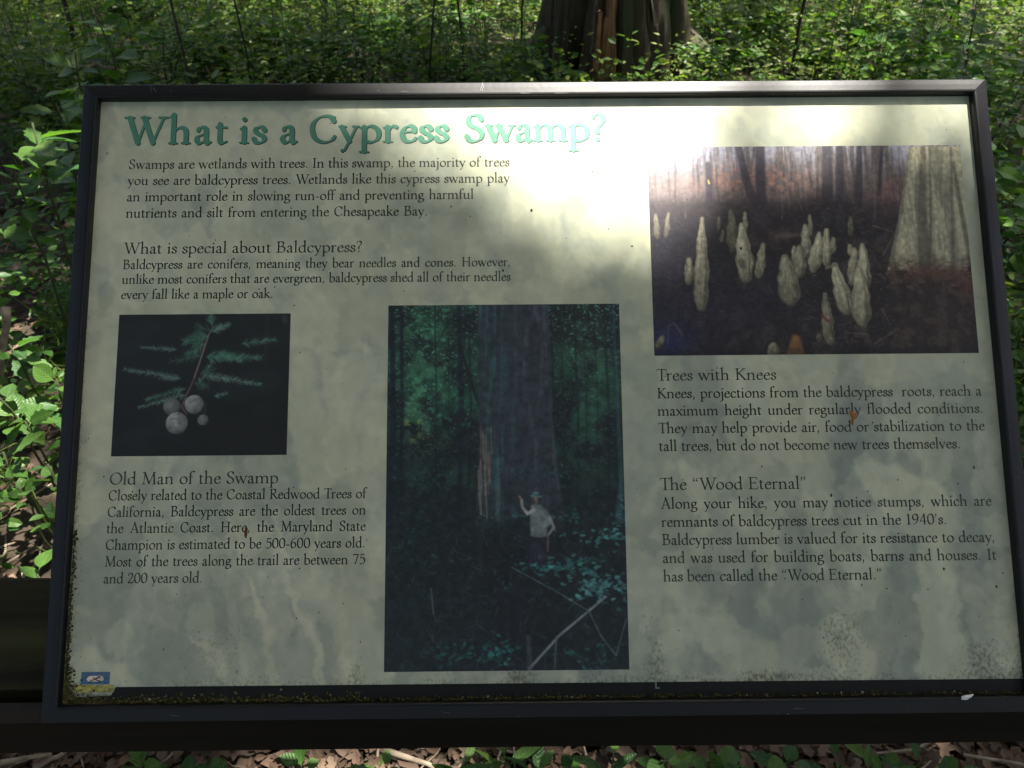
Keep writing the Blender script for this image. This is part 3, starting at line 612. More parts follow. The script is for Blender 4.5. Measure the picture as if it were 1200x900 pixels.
for _ in range(5200):                                   # leaf flecks
    x, y = r2_.random(), r2_.random() ** 1.25
    if 0.40 < x < 0.68 and y < 0.5: continue
    b = 0.5 + 0.9 * r2_.random(); up = max(0.25, 1.1 - 1.5 * y) + 0.5 * math.exp(-((x - .16) / .14) ** 2 - ((y - .26) / .15) ** 2)
    col = np.array((48, 94, 74)) * b * up + 14; a = r2_.random() * 3.1; l = 1 + 2.6 * r2_.random()
    px, py = x * w2, y * h2; c2.stroke([(px, py), (px + math.cos(a) * l, py + math.sin(a) * l * 0.5)], (0.9, 0.4), col, 0.55, 1.0)
for x, wd, d in [(0.015, 7, .9), (0.055, 5, .8), (0.20, 2.2, .7), (0.305, 7, .85), (0.345, 4, .6), (0.255, 1.2, .6), (0.74, 2, .6), (0.80, 3, .6), (0.835, 1.6, .5), (0.93, 4, .6), (0.965, 2, .6), (0.885, 2.4, .5), (0.70, 3, .6)]:
    c2.stroke([(x * w2, 0), ((x + 0.01) * w2, h2 * 0.3), (x * w2, h2 * 0.62)], wd * 0.5 * w2 / 320, (22, 28, 34), d, 1.5)
c2.stroke([(0.20 * w2, 0.12 * h2), (0.31 * w2, 0.0)], 1, (24, 30, 34), .7); c2.stroke([(0.30 * w2, 0.1 * h2), (0.38 * w2, 0.27 * h2), (0.43 * w2, 0.34 * h2)], (1.5, 2.5), (22, 26, 30), .8)
c2.stroke([(0.97 * w2, 0.0), (0.985 * w2, 0.5 * h2), (0.97 * w2, 0.6 * h2)], (1.2, 5), (48, 74, 76), .5, 3)
tk = [(0.385, 0), (0.69, 0), (0.70, 0.30), (0.715, 0.45), (0.75, 0.60), (0.72, 0.68), (0.40, 0.68), (0.37, 0.60), (0.395, 0.45), (0.39, 0.30)]
tkm = 1 - sstep(.50, .68, yy2 + (vnoise(h2, w2, 20, 85, 4) - .5) * .2)
c2.poly([(a * w2, b * h2) for a, b in tk], (38, 43, 48), 0.96, 3, tex=tkm)
st = vnoise(h2, w2, 14, 81, 6, 0.35, 3.5)
c2.poly([(a * w2, b * h2) for a, b in tk], (36, 64, 66), 0.8, 3, tex=tkm * sstep(0.45, 0.65, st) * (1 - sstep(0.45, 0.60, xx2)))
c2.poly([(a * w2, b * h2) for a, b in tk], (54, 58, 66), 0.6, 3, tex=tkm * sstep(0.50, 0.68, st) * sstep(0.5, 0.6, xx2))
c2.mix(sstep(0.55, 0.72, yy2) * 0.6 * np.clip(1 - np.abs(xx2 - .55) * 2.5, 0, 1), (22, 24, 28))
for _ in range(30):
    x = 0.385 + 0.055 * r2_.random(); y = 0.34 + 0.2 * r2_.random(); c2.stroke([(x * w2, y * h2), ((x + 0.004) * w2, (y + 0.08) * h2)], (0.8, 1.1), np.array((84, 76, 68)) * (0.6 + 0.6 * r2_.random()), 0.6, 1)
c2.stroke([(0.47 * w2, 0.43 * h2), (0.465 * w2, 0.60 * h2)], (2, 3), (70, 82, 76), .45, 4)
def sprig(p, n, spread, col, size):
    for _ in range(int(n * 2.4)):
        x, y = q2(p[0] + r2_.normal() * spread[0], p[1] + r2_.normal() * spread[1]); a = r2_.normal() * 0.6
        sz = size * (.35 + .5 * r2_.random()); c2.stroke([(x, y), (x + math.cos(a) * sz * 2.4, y + math.sin(a) * sz * 1.8)], (sz, sz * 0.4), np.array(col) * (0.5 + 0.75 * r2_.random()), 0.6, 1.8)
sprig((650, 605), 40, (40, 4), (38, 84, 80), 1.8); sprig((705, 628), 26, (24, 6), (62, 116, 112), 2.6); sprig((650, 552), 40, (34, 5), (30, 66, 62), 1.6)
sprig((655, 665), 40, (24, 8), (46, 96, 90), 3); sprig((705, 688), 46, (22, 9), (66, 116, 112), 3.2); sprig((730, 600), 14, (5, 14), (50, 92, 92), 3)
sprig((530, 765), 34, (22, 9), (28, 68, 64), 2.4); sprig((585, 765), 26, (12, 8), (34, 82, 76), 2.4); sprig((690, 770), 24, (20, 8), (30, 70, 68), 2.6); sprig((500, 560), 60, (22, 12), (24, 58, 54), 1.6); sprig((480, 620), 50, (20, 18), (22, 50, 50), 1.5)
for p in [[(620, 784), (655, 745), (710, 699)], ]: c2.stroke([q2(*k) for k in p], (1.8, 1.4), (98, 104, 108), .85, 1.5)
for p in [[(690, 716), (704, 745), (722, 768)], [(722, 768), (734, 725)], [(600, 665), (650, 692), (690, 716)], [(505, 690), (508, 720)], [(652, 745), (650, 784)]]: c2.stroke([q2(*k) for k in p], 1.0, (66, 78, 80), .65, 1.3)
c2.stroke([q2(619, 746), q2(621, 784)], (2.5, 4), (52, 56, 58), .6, 3)
sprig((560, 650), 40, (50, 40), (26, 56, 54), 2.2); sprig((520, 470), 50, (22, 22), (30, 70, 60), 1.8); sprig((690, 480), 50, (18, 50), (28, 66, 60), 1.8); sprig((480, 690), 30, (20, 50), (22, 46, 46), 2)
for _ in range(260):
    x, y = 455 + 275 * r2_.random(), 620 + 160 * r2_.random(); a = r2_.random() * 3.1; l = 3 + 14 * r2_.random(); c2.stroke([q2(x, y), q2(x + math.cos(a) * l, y + math.sin(a) * l)], .6, np.array((52, 62, 62)) * (.6 + .6 * r2_.random()), .4, 1.1)
# the small figure by the trunk: hat, face, raised arm, light shirt, dark trousers
c2.poly([q2(622, 593), q2(627, 590), q2(634, 592), q2(640, 597), q2(645, 604), q2(646, 614), q2(641, 618), q2(641, 628), q2(634, 631), q2(622, 629), q2(621, 612)], (84, 92, 91), .85, 2.8)
c2.stroke([q2(634, 600), q2(636, 626)], (1.5, 2.2), (78, 84, 82), .5, 2); c2.stroke([q2(625, 606), q2(624, 626)], (1, 1.4), (92, 98, 96), .5, 2)
c2.stroke([q2(626, 597), q2(618, 602), q2(612, 594), q2(611, 585)], (2.2, 1.8, ), (112, 112, 106), .9, 1.4); c2.stroke([q2(611, 585), q2(609, 582)], 1.4, (110, 86, 76), .9, 1)
c2.stroke([q2(644, 606), q2(649, 618), q2(643, 626)], (2.2, 1.5), (98, 98, 94), .85, 1.4); c2.stroke([q2(642, 628), q2(642, 646)], (1.6, 1.0), (92, 70, 64), .7, 1.2)
c2.poly([q2(622, 629), q2(640, 630), q2(640, 662), q2(633, 662), q2(631, 640), q2(628, 660), q2(620, 660)], (34, 34, 42), .9, 1.8)
c2.stroke([q2(628, 584), q2(629, 588)], (3.0, 2.4), (96, 76, 68), .95, 1.3); c2.stroke([q2(623, 581), q2(634, 582)], 1.3, (60, 96, 90), .9, 1.2); c2.stroke([q2(626, 578), q2(630, 578)], 2.0, (54, 88, 84), .9, 1.2)
c2.a *= (0.72 + 0.62 * vnoise(h2, w2, 7, 88, 4))[..., None]; c2.a = c2.a * 1.15 + 3; c2.a += (r2_.random((h2, w2, 1)) - 0.5) * 7
a_, b_ = PM(-151.5, -274.3), PM(79.8, 78.8)
canvas_part('printed_photo', c2, a_[0], a_[1], b_[0], b_[1], PZ + 0.2, M['photo'], sign, np.zeros((h2, w2)) + 0.02)['label'] = 'tall printed photo of a person beside a giant trunk in dark green forest'

# --- photo 3: cypress knees
w3, h3 = pic_canvas(113.5, 25.5, 437.4, 243.8)
c3 = Canvas(w3, h3, (40, 37, 40))
def q3(x, y):                                           # from the enlarged crop's pixels
    m_ = photo_mm(750 + x / 3, 160 + y / 3); return ((m_[0] - 113.5) / 323.9 * (w3 - 1), (243.8 - m_[1]) / 218.3 * (h3 - 1))
yy3 = np.linspace(0, 1, h3)[:, None] * np.ones((1, w3)); xx3 = np.linspace(0, 1, w3)[None, :] * np.ones((h3, 1))
r3_ = np.random.default_rng(15)
c3.mix((1 - sstep(0.18, 0.36, yy3)), (86, 79, 76))
c3.mix((1 - sstep(0.02, 0.2, yy3)) * 0.8 * sstep(0.35, 0.6, vnoise(h3, w3, 12, 91, 4, 0.4, 5)), (136, 140, 152))
c3.mix(np.exp(-((xx3 - 0.10) / 0.12) ** 2 - ((yy3 - 0.02) / 0.10) ** 2) * 0.7, (150, 160, 180))
lit = np.exp(-((xx3 - 0.33) / 0.17) ** 2 - ((yy3 - 0.165) / 0.07) ** 2)
c3.mix(np.clip(lit * 1.3, 0, 1) * sstep(0.35, 0.6, vnoise(h3, w3, 7, 93, 3)) * 0.85, (146, 104, 88)); c3.mix(np.exp(-((xx3 - 0.1) / 0.12) ** 2 - ((yy3 - 0.2) / 0.05) ** 2) * 0.6, (118, 104, 98))
c3.mix(np.exp(-((xx3 - 0.42) / 0.10) ** 2 - ((yy3 - 0.435) / 0.025) ** 2) * 0.6, (110, 96, 84)); c3.mix(np.exp(-((xx3 - 0.76) / 0.08) ** 2 - ((yy3 - 0.24) / 0.09) ** 2) * 0.5, (104, 72, 66))
for _ in range(170):
    x = r3_.random(); y0_ = r3_.random() * 0.1; l = 0.1 + 0.2 * r3_.random(); t = r3_.random()
    c3.stroke([(x * w3, y0_ * h3), ((x + r3_.normal() * .01) * w3, (y0_ + l) * h3)], 0.5 + 1.2 * r3_.random(), (50, 46, 46) if t < .62 else (112, 106, 104), 0.15 + .25 * r3_.random(), 1.2)
for p, rr in [([q3(345, 38), q3(372, 150), q3(400, 230)], (5, 6.5)), ([q3(422, 38), q3(425, 200), q3(420, 380)], (6.5, 8)), ([q3(240, 100), q3(243, 260)], (4.5, 5)), ([q3(655, 38), q3(660, 300)], (7, 8)), ([q3(700, 38), q3(705, 320)], (5, 7)), ([q3(770, 38), q3(768, 250)], (4, 6)), ([q3(850, 38), q3(840, 200)], (2, 3))]:
    c3.stroke(p, rr, (48, 45, 52), .85, 3)
c3.mix(sstep(0.25, 0.30, yy3) * (1 - sstep(0.30, 0.36, yy3)) * 0.6 * (xx3 < .8), (46, 40, 42))
dark = sstep(0.34, 0.44, yy3); c3.mix(dark * 0.78 * (1 - 0.5 * sstep(.45, .6, vnoise(h3, w3, 22, 95, 5))), (33, 30, 31))
c3.mix(dark * np.clip(1 - xx3 * 2.6, 0, 1) * 0.5, (26, 30, 46)); c3.mix(np.exp(-((xx3 - 0.28) / 0.2) ** 2 - ((yy3 - 0.78) / 0.14) ** 2) * 0.35, (36, 40, 56)); c3.mix(np.exp(-((xx3 - 0.04) / 0.08) ** 2 - ((yy3 - 0.95) / 0.1) ** 2) * 0.6, (40, 44, 92))
for _ in range(2600):                                    # twigs and litter
    x, y = r3_.random(), 0.25 + 0.75 * r3_.random() ** 1.1; wgt = 1.3 if x > .5 else 0.6; a = r3_.random() * 3.1; l = 2 + 7 * r3_.random() * r3_.random()
    g = 46 + 46 * r3_.random() * wgt; c3.stroke([(x * w3, y * h3), (x * w3 + math.cos(a) * l, y * h3 + math.sin(a) * l * .6)], (0.6, 0.35), (g, g * 0.9, g * 0.82), 0.45, 1)
for p in [[(895, 605), (1000, 608), (1050, 625)], [(850, 605), (880, 660)], [(825, 728), (900, 680), (950, 620)], [(800, 695), (720, 690)], [(855, 415), (905, 320)], [(150, 700), (120, 655), (100, 665), (98, 730)], [(820, 315), (890, 335)], [(545, 200), (575, 270)], [(40, 185), (240, 180)], [(100, 165), (190, 115)]]:
    c3.stroke([q3(*k) for k in p], (1.2, 0.5), (92, 82, 72), .6, 1.4)
for (kx, ky, kl) in [(215, 610, 120), (525, 590, 90), (725, 625, 60), (780, 665, 60), (372, 505, 90), (417, 500, 60), (666, 725, 30), (600, 480, 60)]:   # reflections in the water
    for q in range(9): oy = ky + q * kl / 9; c3.stroke([q3(kx - 14 + r3_.normal() * 5, oy), q3(kx + 14 + r3_.normal() * 5, oy + 2)], 1.2, (70, 68, 62), .28 * (1 - q / 10), 2)
for _ in range(90):
    x = 560 + 560 * r3_.random(); y = 500 + 240 * r3_.random(); a = r3_.normal() * .9; l = 12 + 40 * r3_.random(); g_ = 52 + 40 * r3_.random(); c3.stroke([q3(x, y), q3(x + l * math.cos(a), y + l * math.sin(a) * .5)], (.9, .4), (g_, g_ * .88, g_ * .76), .5, 1.2)
# big pale trunk on the right
tp = [(945, 36), (1128, 34), (1140, 120), (1158, 300), (1168, 420), (1150, 470), (1118, 490), (1080, 505), (1040, 500), (1025, 470), (985, 482), (930, 470), (870, 470), (885, 400), (905, 310), (925, 190)]
tp = [q3(*k) for k in tp]; c3.poly(tp, (142, 140, 116), 1, 2.5)
tn = vnoise(h3, w3, 34, 97, 5, 0.4, 4); c3.poly(tp, (100, 102, 86), 0.7, 2, tex=sstep(0.46, 0.62, tn)); c3.poly(tp, (92, 90, 74), 0.35, 2, tex=sstep(0.52, 0.60, vnoise(h3, w3, 9, 197, 4, 0.4, 4))); c3.poly(tp, (160, 156, 122), 0.6, 2, tex=sstep(0.50, 0.66, vnoise(h3, w3, 24, 98, 4, .4, 2.2)) * sstep(.2, .5, yy3))
for p, rr in [([(995, 40), (992, 250), (1000, 450)], (3.5, 8)), ([(1018, 40), (1022, 300), (1016, 470)], (1.3, 2.6)), ([(1092, 40), (1098, 250), (1100, 480)], (1.2, 3)), ([(1100, 90), (1130, 260), (1160, 430)], (2, 4)), ([(948, 40), (920, 260), (885, 430)], (1, 2))]:
    c3.stroke([q3(*k) for k in p], rr, (66, 64, 56), .55, 3)
c3.mix(sstep(.50, .66, yy3 + (vnoise(h3, w3, 12, 205, 4) - .5) * .12) * sstep(.72, .78, xx3) * .8, (44, 38, 36))
for _ in range(120):
    x = 840 + 340 * r3_.random(); y = 440 + 90 * r3_.random(); a = r3_.normal(); g_ = 40 + 60 * r3_.random(); c3.stroke([q3(x, y), q3(x + 22 * math.cos(a), y + 14 * math.sin(a))], (1.2, .5), (g_, g_ * .82, g_ * .68), .6, 1.3)
c3.mix(np.exp(-((xx3 - 0.88) / 0.1) ** 2 - ((yy3 - 0.62) / 0.03) ** 2) * 0.6, (84, 56, 46)); c3.mix(np.exp(-((xx3 - 0.985) / 0.03) ** 2 - ((yy3 - 0.68) / 0.05) ** 2) * 0.5, (96, 52, 52))
def _unused(): pass
def knee(tx, ty, bx, by, w0, w1_, b=1.0, mid=0):
    k_ = w3 / 1130; A = np.array(q3(tx, ty)); B = np.array(q3(bx, by)); n = 12; ph_ = r3_.random() * 6
    P = [A + (B - A) * (i / n) + np.array([k_ * (mid + 1.1 * math.sin(i * .9 + ph_)), 0]) for i in range(n + 1)]
    base = np.array((146, 143, 118)) * b; rad = []; w0, w1_ = w0 * 1.6, w1_ * 1.8
    for i in range(n + 1):
        t = i / n; r_ = w0 * .55 + (w1_ * .56 - w0 * .55) * math.sin(min(t * 1.9, 1.75)); r_ *= 1 + .12 * math.sin(i * 1.7 + ph_); rad.append(max(r_ * k_ * (1 - .35 * max(0, t - .8) / .2), .8))
    for i in range(n): c3.stroke([P[i], P[i + 1]], (rad[i], rad[i + 1]), base * (.72 - .3 * (i / n) ** 3), .96, 1.8)
    for i in range(n): o = np.array([-rad[i] * .22, 0]); c3.stroke([P[i] + o, P[i + 1] + o], (rad[i] * .62, rad[i + 1] * .62), base * (1.06 - .4 * (i / n) ** 2), .75, 2.6 * k_ * 3)
    for q in range(int(4 + w1_ * .7)):
        i = r3_.integers(0, n - 2); o = (r3_.random() * 1.7 - .85) * rad[i]; e_ = P[i + 2] + (o * rad[i + 2] / rad[i], 0)
        c3.stroke([P[i] + (o, 0), e_], (0.4, 1.0), base * (0.62 if r3_.random() < .5 else 1.18), 0.32, 1.6)
for k in [(55, 275, 62, 355, 5, 11, .72), (100, 270, 92, 350, 4, 9, .72), (277, 285, 277, 330, 4, 6, .6), (320, 262, 326, 398, 8, 20, .66), (292, 330, 285, 370, 4, 7, .6), (740, 285, 741, 345, 6, 10, .62), (597, 278, 600, 345, 5, 8, .85), (368, 268, 372, 328, 5, 8, .9),
          (218, 288, 215, 600, 7, 27, 1.0), (172, 432, 172, 512, 9, 16, .9), (356, 310, 372, 492, 9, 31, 1.05), (432, 380, 417, 490, 8, 17, .92), (541, 388, 541, 440, 5, 8, .9), (580, 314, 584, 415, 8, 17, 1.0), (560, 392, 561, 482, 12, 24, .9), (632, 340, 608, 466, 8, 23, 1.08), (655, 330, 656, 448, 9, 16, 1.05), (679, 358, 679, 405, 6, 9, .9),
          (510, 425, 528, 575, 16, 38, .88), (738, 382, 740, 415, 6, 9, 1.0), (754, 396, 746, 512, 9, 20, .95), (782, 382, 790, 530, 11, 23, 1.0), (684, 452, 725, 612, 11, 29, 1.05), (770, 468, 780, 652, 14, 34, 1.0), (650, 555, 666, 718, 8, 21, .8), (630, 698, 630, 718, 7, 9, .6), (670, 708, 670, 726, 8, 12, .75), (80, 705, 62, 740, 8, 12, .7), (470, 732, 466, 764, 10, 20, .9)]:
    knee(*k)
c3.stroke([q3(356, 442), q3(362, 456)], 4.5, (70, 68, 58), .8, 3); c3.stroke([q3(690, 450), q3(655, 462)], (3, 2), (104, 100, 84), .8, 2)
c3.stroke([q3(548, 712), q3(546, 755)], (6, 12), (134, 94, 50), .75, 5); c3.stroke([q3(640, 628), q3(662, 650)], 2, (96, 52, 40), .8, 1.5); c3.stroke([q3(480, 350), q3(570, 345)], (3, 2), (104, 94, 84), .4, 4)
c3.stroke([q3(240, 155), q3(243, 165)], 1.5, (190, 170, 80), .8, 1); c3.mix(sstep(.93, 1, yy3) * 0.4, (24, 22, 26)); c3.mix(sstep(.5, .68, vnoise(h3, w3, 16, 199, 6)) * sstep(.3, .5, yy3) * .2 * (0.5 + xx3) * np.clip(1 - (c3.a[..., 0] - 60) / 40, 0, 1), (96, 84, 72)); c3.a *= (0.80 + 0.42 * vnoise(h3, w3, 5, 188, 3))[..., None]; c3.a += (r3_.random((h3, w3, 1)) - 0.5) * 9
c3.mix((1 - sstep(0.1, 0.75, xx3 + yy3 * .6)) * 0.18, (120, 116, 126))  # glare haze painted over the upper left of this print
a_, b_ = PM(113.5, 25.5), PM(437.4, 243.8)
canvas_part('printed_photo', c3, a_[0], a_[1], b_[0], b_[1], PZ + 0.2, M['photo'], sign, np.zeros((h3, w3)) + 0.08)['label'] = 'printed photo of pale cypress knees standing in dark water'

# --- small emblem in the lower left corner: blue field, pale oval, dark bird, yellow strip
e = Canvas(96, 60, (54, 78, 100)); e.mix(vnoise(60, 96, 10, 3, 3) * 0.5, (60, 96, 128))
e.stroke([(34, 34), (60, 34)], 15, (176, 168, 150), 1, 1.5); e.poly([(0, 46), (96, 46), (96, 60), (0, 60)], (46, 76, 104), 1, 1)
e.stroke([(30, 44), (46, 36), (60, 24)], (2, 4), (60, 54, 52), 1, 1.5); e.stroke([(46, 36), (40, 26)], (3, 1.5), (66, 56, 52), 1, 1.5); e.stroke([(48, 38), (68, 46)], (3, 2), (54, 56, 60), 1, 1.5); e.stroke([(28, 50), (70, 49)], 1.6, (50, 62, 60), 1, 1.5)
e.stroke([(56, 26), (64, 30)], 2, (92, 70, 56), 1, 1)
e.a *= (0.75 + .5 * vnoise(60, 96, 9, 66, 4))[..., None]
a_, b_ = PM(-435.5, -282.4), PM(-408.6, -271.4)
canvas_part('emblem', e, a_[0], a_[1], b_[0], b_[1], PZ + 0.3, M['photo'], sign, np.zeros((60, 96)) + 0.35)
ys = Canvas(96, 20, (128, 124, 62)); ys.mix(sstep(.4, .6, vnoise(20, 96, 6, 8, 3)) * 0.8, (76, 76, 34)); ys.mix(sstep(.55, .7, vnoise(20, 96, 12, 18, 2)) * .8, (150, 146, 80))
a_, b_ = PM(-441, -289.6), PM(-404.2, -283.3)
canvas_part('emblem_strip', ys, a_[0], a_[1], b_[0], b_[1], PZ + 0.3, M['photo'], sign, np.zeros((20, 96)) + 0.6)

# --- lettering
BODY = (9.8, 4.6, 0.0, 2.0); HEAD = (8.4, 4.0, 0.4, 1.8); TITLE = (11.2, 5.0, 0.6, 1.0)
def measure(text, style, em): return (lay_line(text, style, em, 0)[-1][1] + glyph(text[-1], style)[0] * em / 100)
tl = []
for wd, x0, x1 in [('What', -426, -319), ('is', -308, -279), ('a', -266, -247), ('Cypress', -236, -91), ('Swamp?', -76, 72)]:
    tl.append((wd, x0, 251.3, x1))
def title(name, z, mat, dx, dy):
    V = []; return text_block(name, tl, TITLE, 45.5, z, mat, sign, dx, dy)
title('title_shadow', PZ + 0.15, M['teal_shadow'], 0.9, -0.9)
title('title', PZ + 0.30, M['teal'], 0, 0)
LZ = PZ + 0.2
Lm, Rm = -419.5, -28.6
def para(lines, em, style=BODY): return text_block('paragraph', lines, style, em, LZ, M['ink'], sign)
def head(t, x0, y, x1): return text_block('heading', [(t, x0, y, x1)], HEAD, 17.8, LZ, M['ink'], sign)
para([('Swamps are wetlands with trees. In this swamp, the majority of trees', Lm, 224.3, Rm), ('you see are baldcypress trees. Wetlands like this cypress swamp play', Lm, 207, Rm),
      ('an important role in slowing run-off and preventing harmful', Lm, 189.7, -65.5), ('nutrients and silt from entering the Chesapeake Bay.', Lm, 172.4, -112.5)], 15.6)
head('What is special about Baldcypress?', Lm, 134.5, -178.5)
para([('Baldcypress are conifers, meaning they bear needles and cones. However,', Lm, 118.6, Rm), ('unlike most conifers that are evergreen, baldcypress shed all of their needles', Lm, 103.3, Rm), ('every fall like a maple or oak.', Lm, 87.7, -266.8)], 14.6)
x0, x1 = -420.2, -170.6
head('Old Man of the Swamp', x0, -96.8, -256)
para([('Closely related to the Coastal Redwood Trees of', x0, -112, x1), ('California, Baldcypress are the oldest trees on', x0, -127.7, x1), ('the Atlantic Coast. Here, the Maryland State', x0, -143.1, x1),
      ('Champion is estimated to be 500-600 years old.', x0, -158.9, x1), ('Most of the trees along the trail are between 75', x0, -174.6, x1), ('and 200 years old.', x0, -190.3, -325.5)], 14.8)
x0, x1 = 114.6, 436.6
head('Trees with Knees', x0, 0.4, 234)
para([('Knees, projections from the baldcypress  roots, reach a', x0, -17.2, x1), ('maximum height under regularly flooded conditions.', x0, -34.4, x1), ('They may help provide air, food or stabilization to the', x0, -51.7, x1),
      ('tall trees, but do not become new trees themselves.', x0, -69.1, 411.3)], 15.6)
head('The “Wood Eternal”', x0 - 0.4, -107, 258)
para([('Along your hike, you may notice stumps, which are', x0, -124.9, x1), ('remnants of baldcypress trees cut in the 1940’s.', x0, -142.2, 391.6), ('Baldcypress lumber is valued for its resistance to decay,', x0, -159.4, x1),
      ('and was used for building boats, barns and houses. It', x0, -176.4, x1), ('has been called the “Wood Eternal.”', x0, -193.7, 325.2)], 15.6)
lm_ = PM(*photo_mm(768, 807)); lb = MB()
lb.add([(lm_[0] / 1000 + a, lm_[1] / 1000 + b, (PZ + .3) / 1000) for a, b in [(0, 0), (.004, 0), (.004, .0012), (.0012, .0012), (.0012, .007), (0, .007)]], [(0, 1, 2, 3, 4, 5)])
lb.build('corner_mark', flat_mat('pale_mark', (0.25, 0.25, 0.24), 0.6), sign)

def on_sheet(x, y, z=0.6):                              # world point on the sheet for a photo pixel
    m_ = PM(*photo_mm(x, y)); return SIGN_C + Matrix.Rotation(R(45), 3, 'X') @ Vector((m_[0] / 1000, m_[1] / 1000, (PZ + z) / 1000))

def flake(name, loc, pts, th, mat, label, cat, rot=0):
    """small crumpled scrap lying on the sign"""
    n = len(pts); V = [(x, y, th * (0.6 + 0.8 * random.random())) for x, y in pts] + [(x, y, 0) for x, y in pts] + [(sum(p[0] for p in pts) / n, sum(p[1] for p in pts) / n, th * 1.8)]
    F = [(i, (i + 1) % n, 2 * n) for i in range(n)] + [(n + i, n + (i + 1) % n, (i + 1) % n, i) for i in range(n)] + [tuple(range(2 * n - 1, n - 1, -1))]
    mb = MB(); mb.add([(a / 1000, b / 1000, c / 1000) for a, b, c in V], F); o = mb.build(name, mat); o.location = loc; o.rotation_euler = (R(45), 0, 0)
    return tag(o, label, cat)
flake('leaf_fragment', on_sheet(1000, 487), [(-4, 3), (-2, 6), (0, 2), (4, 3.5), (2, -1), (3, -3), (0, -4), (-1, -10), (-3.5, -8), (-2, -2)], 0.7, M['orange'], 'tiny orange leaf scrap stuck to the word regularly on the sign', 'debris')
flake('leaf_fragment', on_sheet(289, 625), [(-1, 6), (1.2, 5), (1, 0), (0, -5), (-1.6, -3), (-2, 2)], 0.6, M['brown'], 'thin brown scrap under the word Here in the lower left paragraph', 'debris')
flake('leaf_fragment', on_sheet(394, 326), [(-2, 0), (0, 1.5), (2, 1), (1, -1)], 0.4, flat_mat('yellow_scrap', (0.4, 0.33, 0.03), .7), 'minute yellow scrap in the word conifers on the sign', 'debris') if False else None
wf = flake('paint_chip', on_sheet(1132, 817), [(-5, -1), (-4, 2), (0, 3), (7, 3.5), (4, 1), (0, -1.5)], 1.2, M['white'], 'small white chip lying on the lower frame bar near its right end', 'debris')
m_ = photo_mm(1132, 818); wf.location = SIGN_C + Matrix.Rotation(R(45), 3, 'X') @ Vector((m_[0] / 1000, m_[1] / 1000, 0.0003))
# specks of dirt on the sheet
sp = MB(); rs = random.Random(4)
for _ in range(420):
    x = rs.uniform(-450, 450); y = rs.uniform(-285, 290)
    if rs.random() > 0.25 + 0.75 * ((290 - y) / 575) ** 1.2: continue
    r_ = rs.uniform(0.25, 0.75) * (1.9 if rs.random() < .07 else 1); n = 6; a0 = rs.random() * 6
    st_ = rs.uniform(0.6, 1.8)
    sp.add([(x / 1000 + math.cos(a0 + k) * r_ / 1000, y / 1000 + math.sin(a0 + k) * r_ * st_ / 1000, (PZ + 0.42) / 1000) for k in range(n)], [tuple(range(n))])
o = sp.build('dirt_speck', flat_mat('dirt', (0.05, 0.045, 0.03), .8), sign); o['kind'] = 'stuff'
# moss and crumbs gathered on the foot of the sheet
ms = MB(); cm = MB()
for _ in range(1500):
    x = -455 + 915 * rs.random() ** (1.9 if rs.random() < .75 else 1); dens = 0.3 + 0.7 * (x < -150)
    yb = -302.5; h = (abs(rs.gauss(0, 1)) * (1.2 + 3.2 * dens * rs.random())); r_ = rs.uniform(0.5, 1.5) * (0.8 + .5 * dens)
    V = []; zz = PZ + 0.4
    for k in range(5): V.append(((x + math.cos(k * 1.26) * r_) / 1000, (yb + h + math.sin(k * 1.26) * r_) / 1000, zz / 1000))
    V.append((x / 1000, (yb + h) / 1000, (zz + r_ * (0.8 if h > 4 else 1.6)) / 1000)); F = [(k, (k + 1) % 5, 5) for k in range(5)]
    (ms if rs.random() < 0.86 else cm).add(V, F)
for _ in range(650):                                   # up the left edge
    y = -300 + 160 * rs.random() ** 2.6; x = -455.5 + abs(rs.gauss(0, 1)) * (1.6 + 5 * max(0, (-262 - y) / 38)); r_ = rs.uniform(0.5, 1.3); zz = PZ + 0.4
    V = [((x + math.cos(k * 1.26) * r_) / 1000, (y + math.sin(k * 1.26) * r_) / 1000, zz / 1000) for k in range(5)] + [(x / 1000, y / 1000, (zz + r_) / 1000)]
    ms.add(V, [(k, (k + 1) % 5, 5) for k in range(5)])
o = ms.build('moss', M['moss']); o.location = SIGN_C; o.rotation_euler = (R(45), 0, 0); tag(o, 'olive green moss along the lower edge of the sign sheet', 'moss', kind='stuff')
o = cm.build('debris_crumbs', M['crumb']); o.location = SIGN_C; o.rotation_euler = (R(45), 0, 0); tag(o, 'pale and brown crumbs caught along the lower lip of the sign', 'debris', kind='stuff')
# scratches on the frame face
sc = MB()
for (x, y, dx_, dy_, w_s) in [(180, 103, 3, 5, .5), (176, 101, 2, 6, .4), (566, 97, -3, 9, .8), (567, 100, -2, 7, .5), (325, 98, 5, 1, .5), (300, 97, 3, 1, .4), (722, 96, 2, 1.5, .5), (835, 97, -2, 3, .4), (442, 106, 3, .6, .4), (1040, 97, 6, .5, .3), (470, 107, 8, .3, .3), (200, 105, 1, 3, .3), (610, 109, 10, 0.2, .4), (690, 95, 5, 1, .5), (790, 102, 8, .5, .3), (905, 96, 3, 3, .4), (985, 104, 6, 1, .3), (60, 640, 1, 6, .4), (72, 500, .5, 5, .3), (1180, 300, 1, 5, .4), (1160, 150, 1, 4, .5), (200, 838, 8, .6, .3), (520, 835, 6, .4, .3), (930, 830, 9, .4, .3), (380, 99, 3, 2, .4), (650, 109, 14, .1, .3)]:
    m_ = photo_mm(x, y); d = Vector((dx_, -dy_)).normalized() * Vector((dx_, dy_)).length; n_ = Vector((-d.y, d.x)).normalized() * w_s * .5
    p = Vector((m_[0], m_[1])); q = [p - n_ * .6, p + d - n_ * .3, p + d + n_ * .3, p + n_ * .6]; sc.add([(a.x / 1000, a.y / 1000, 0.00012) for a in q], [(0, 1, 2, 3)])
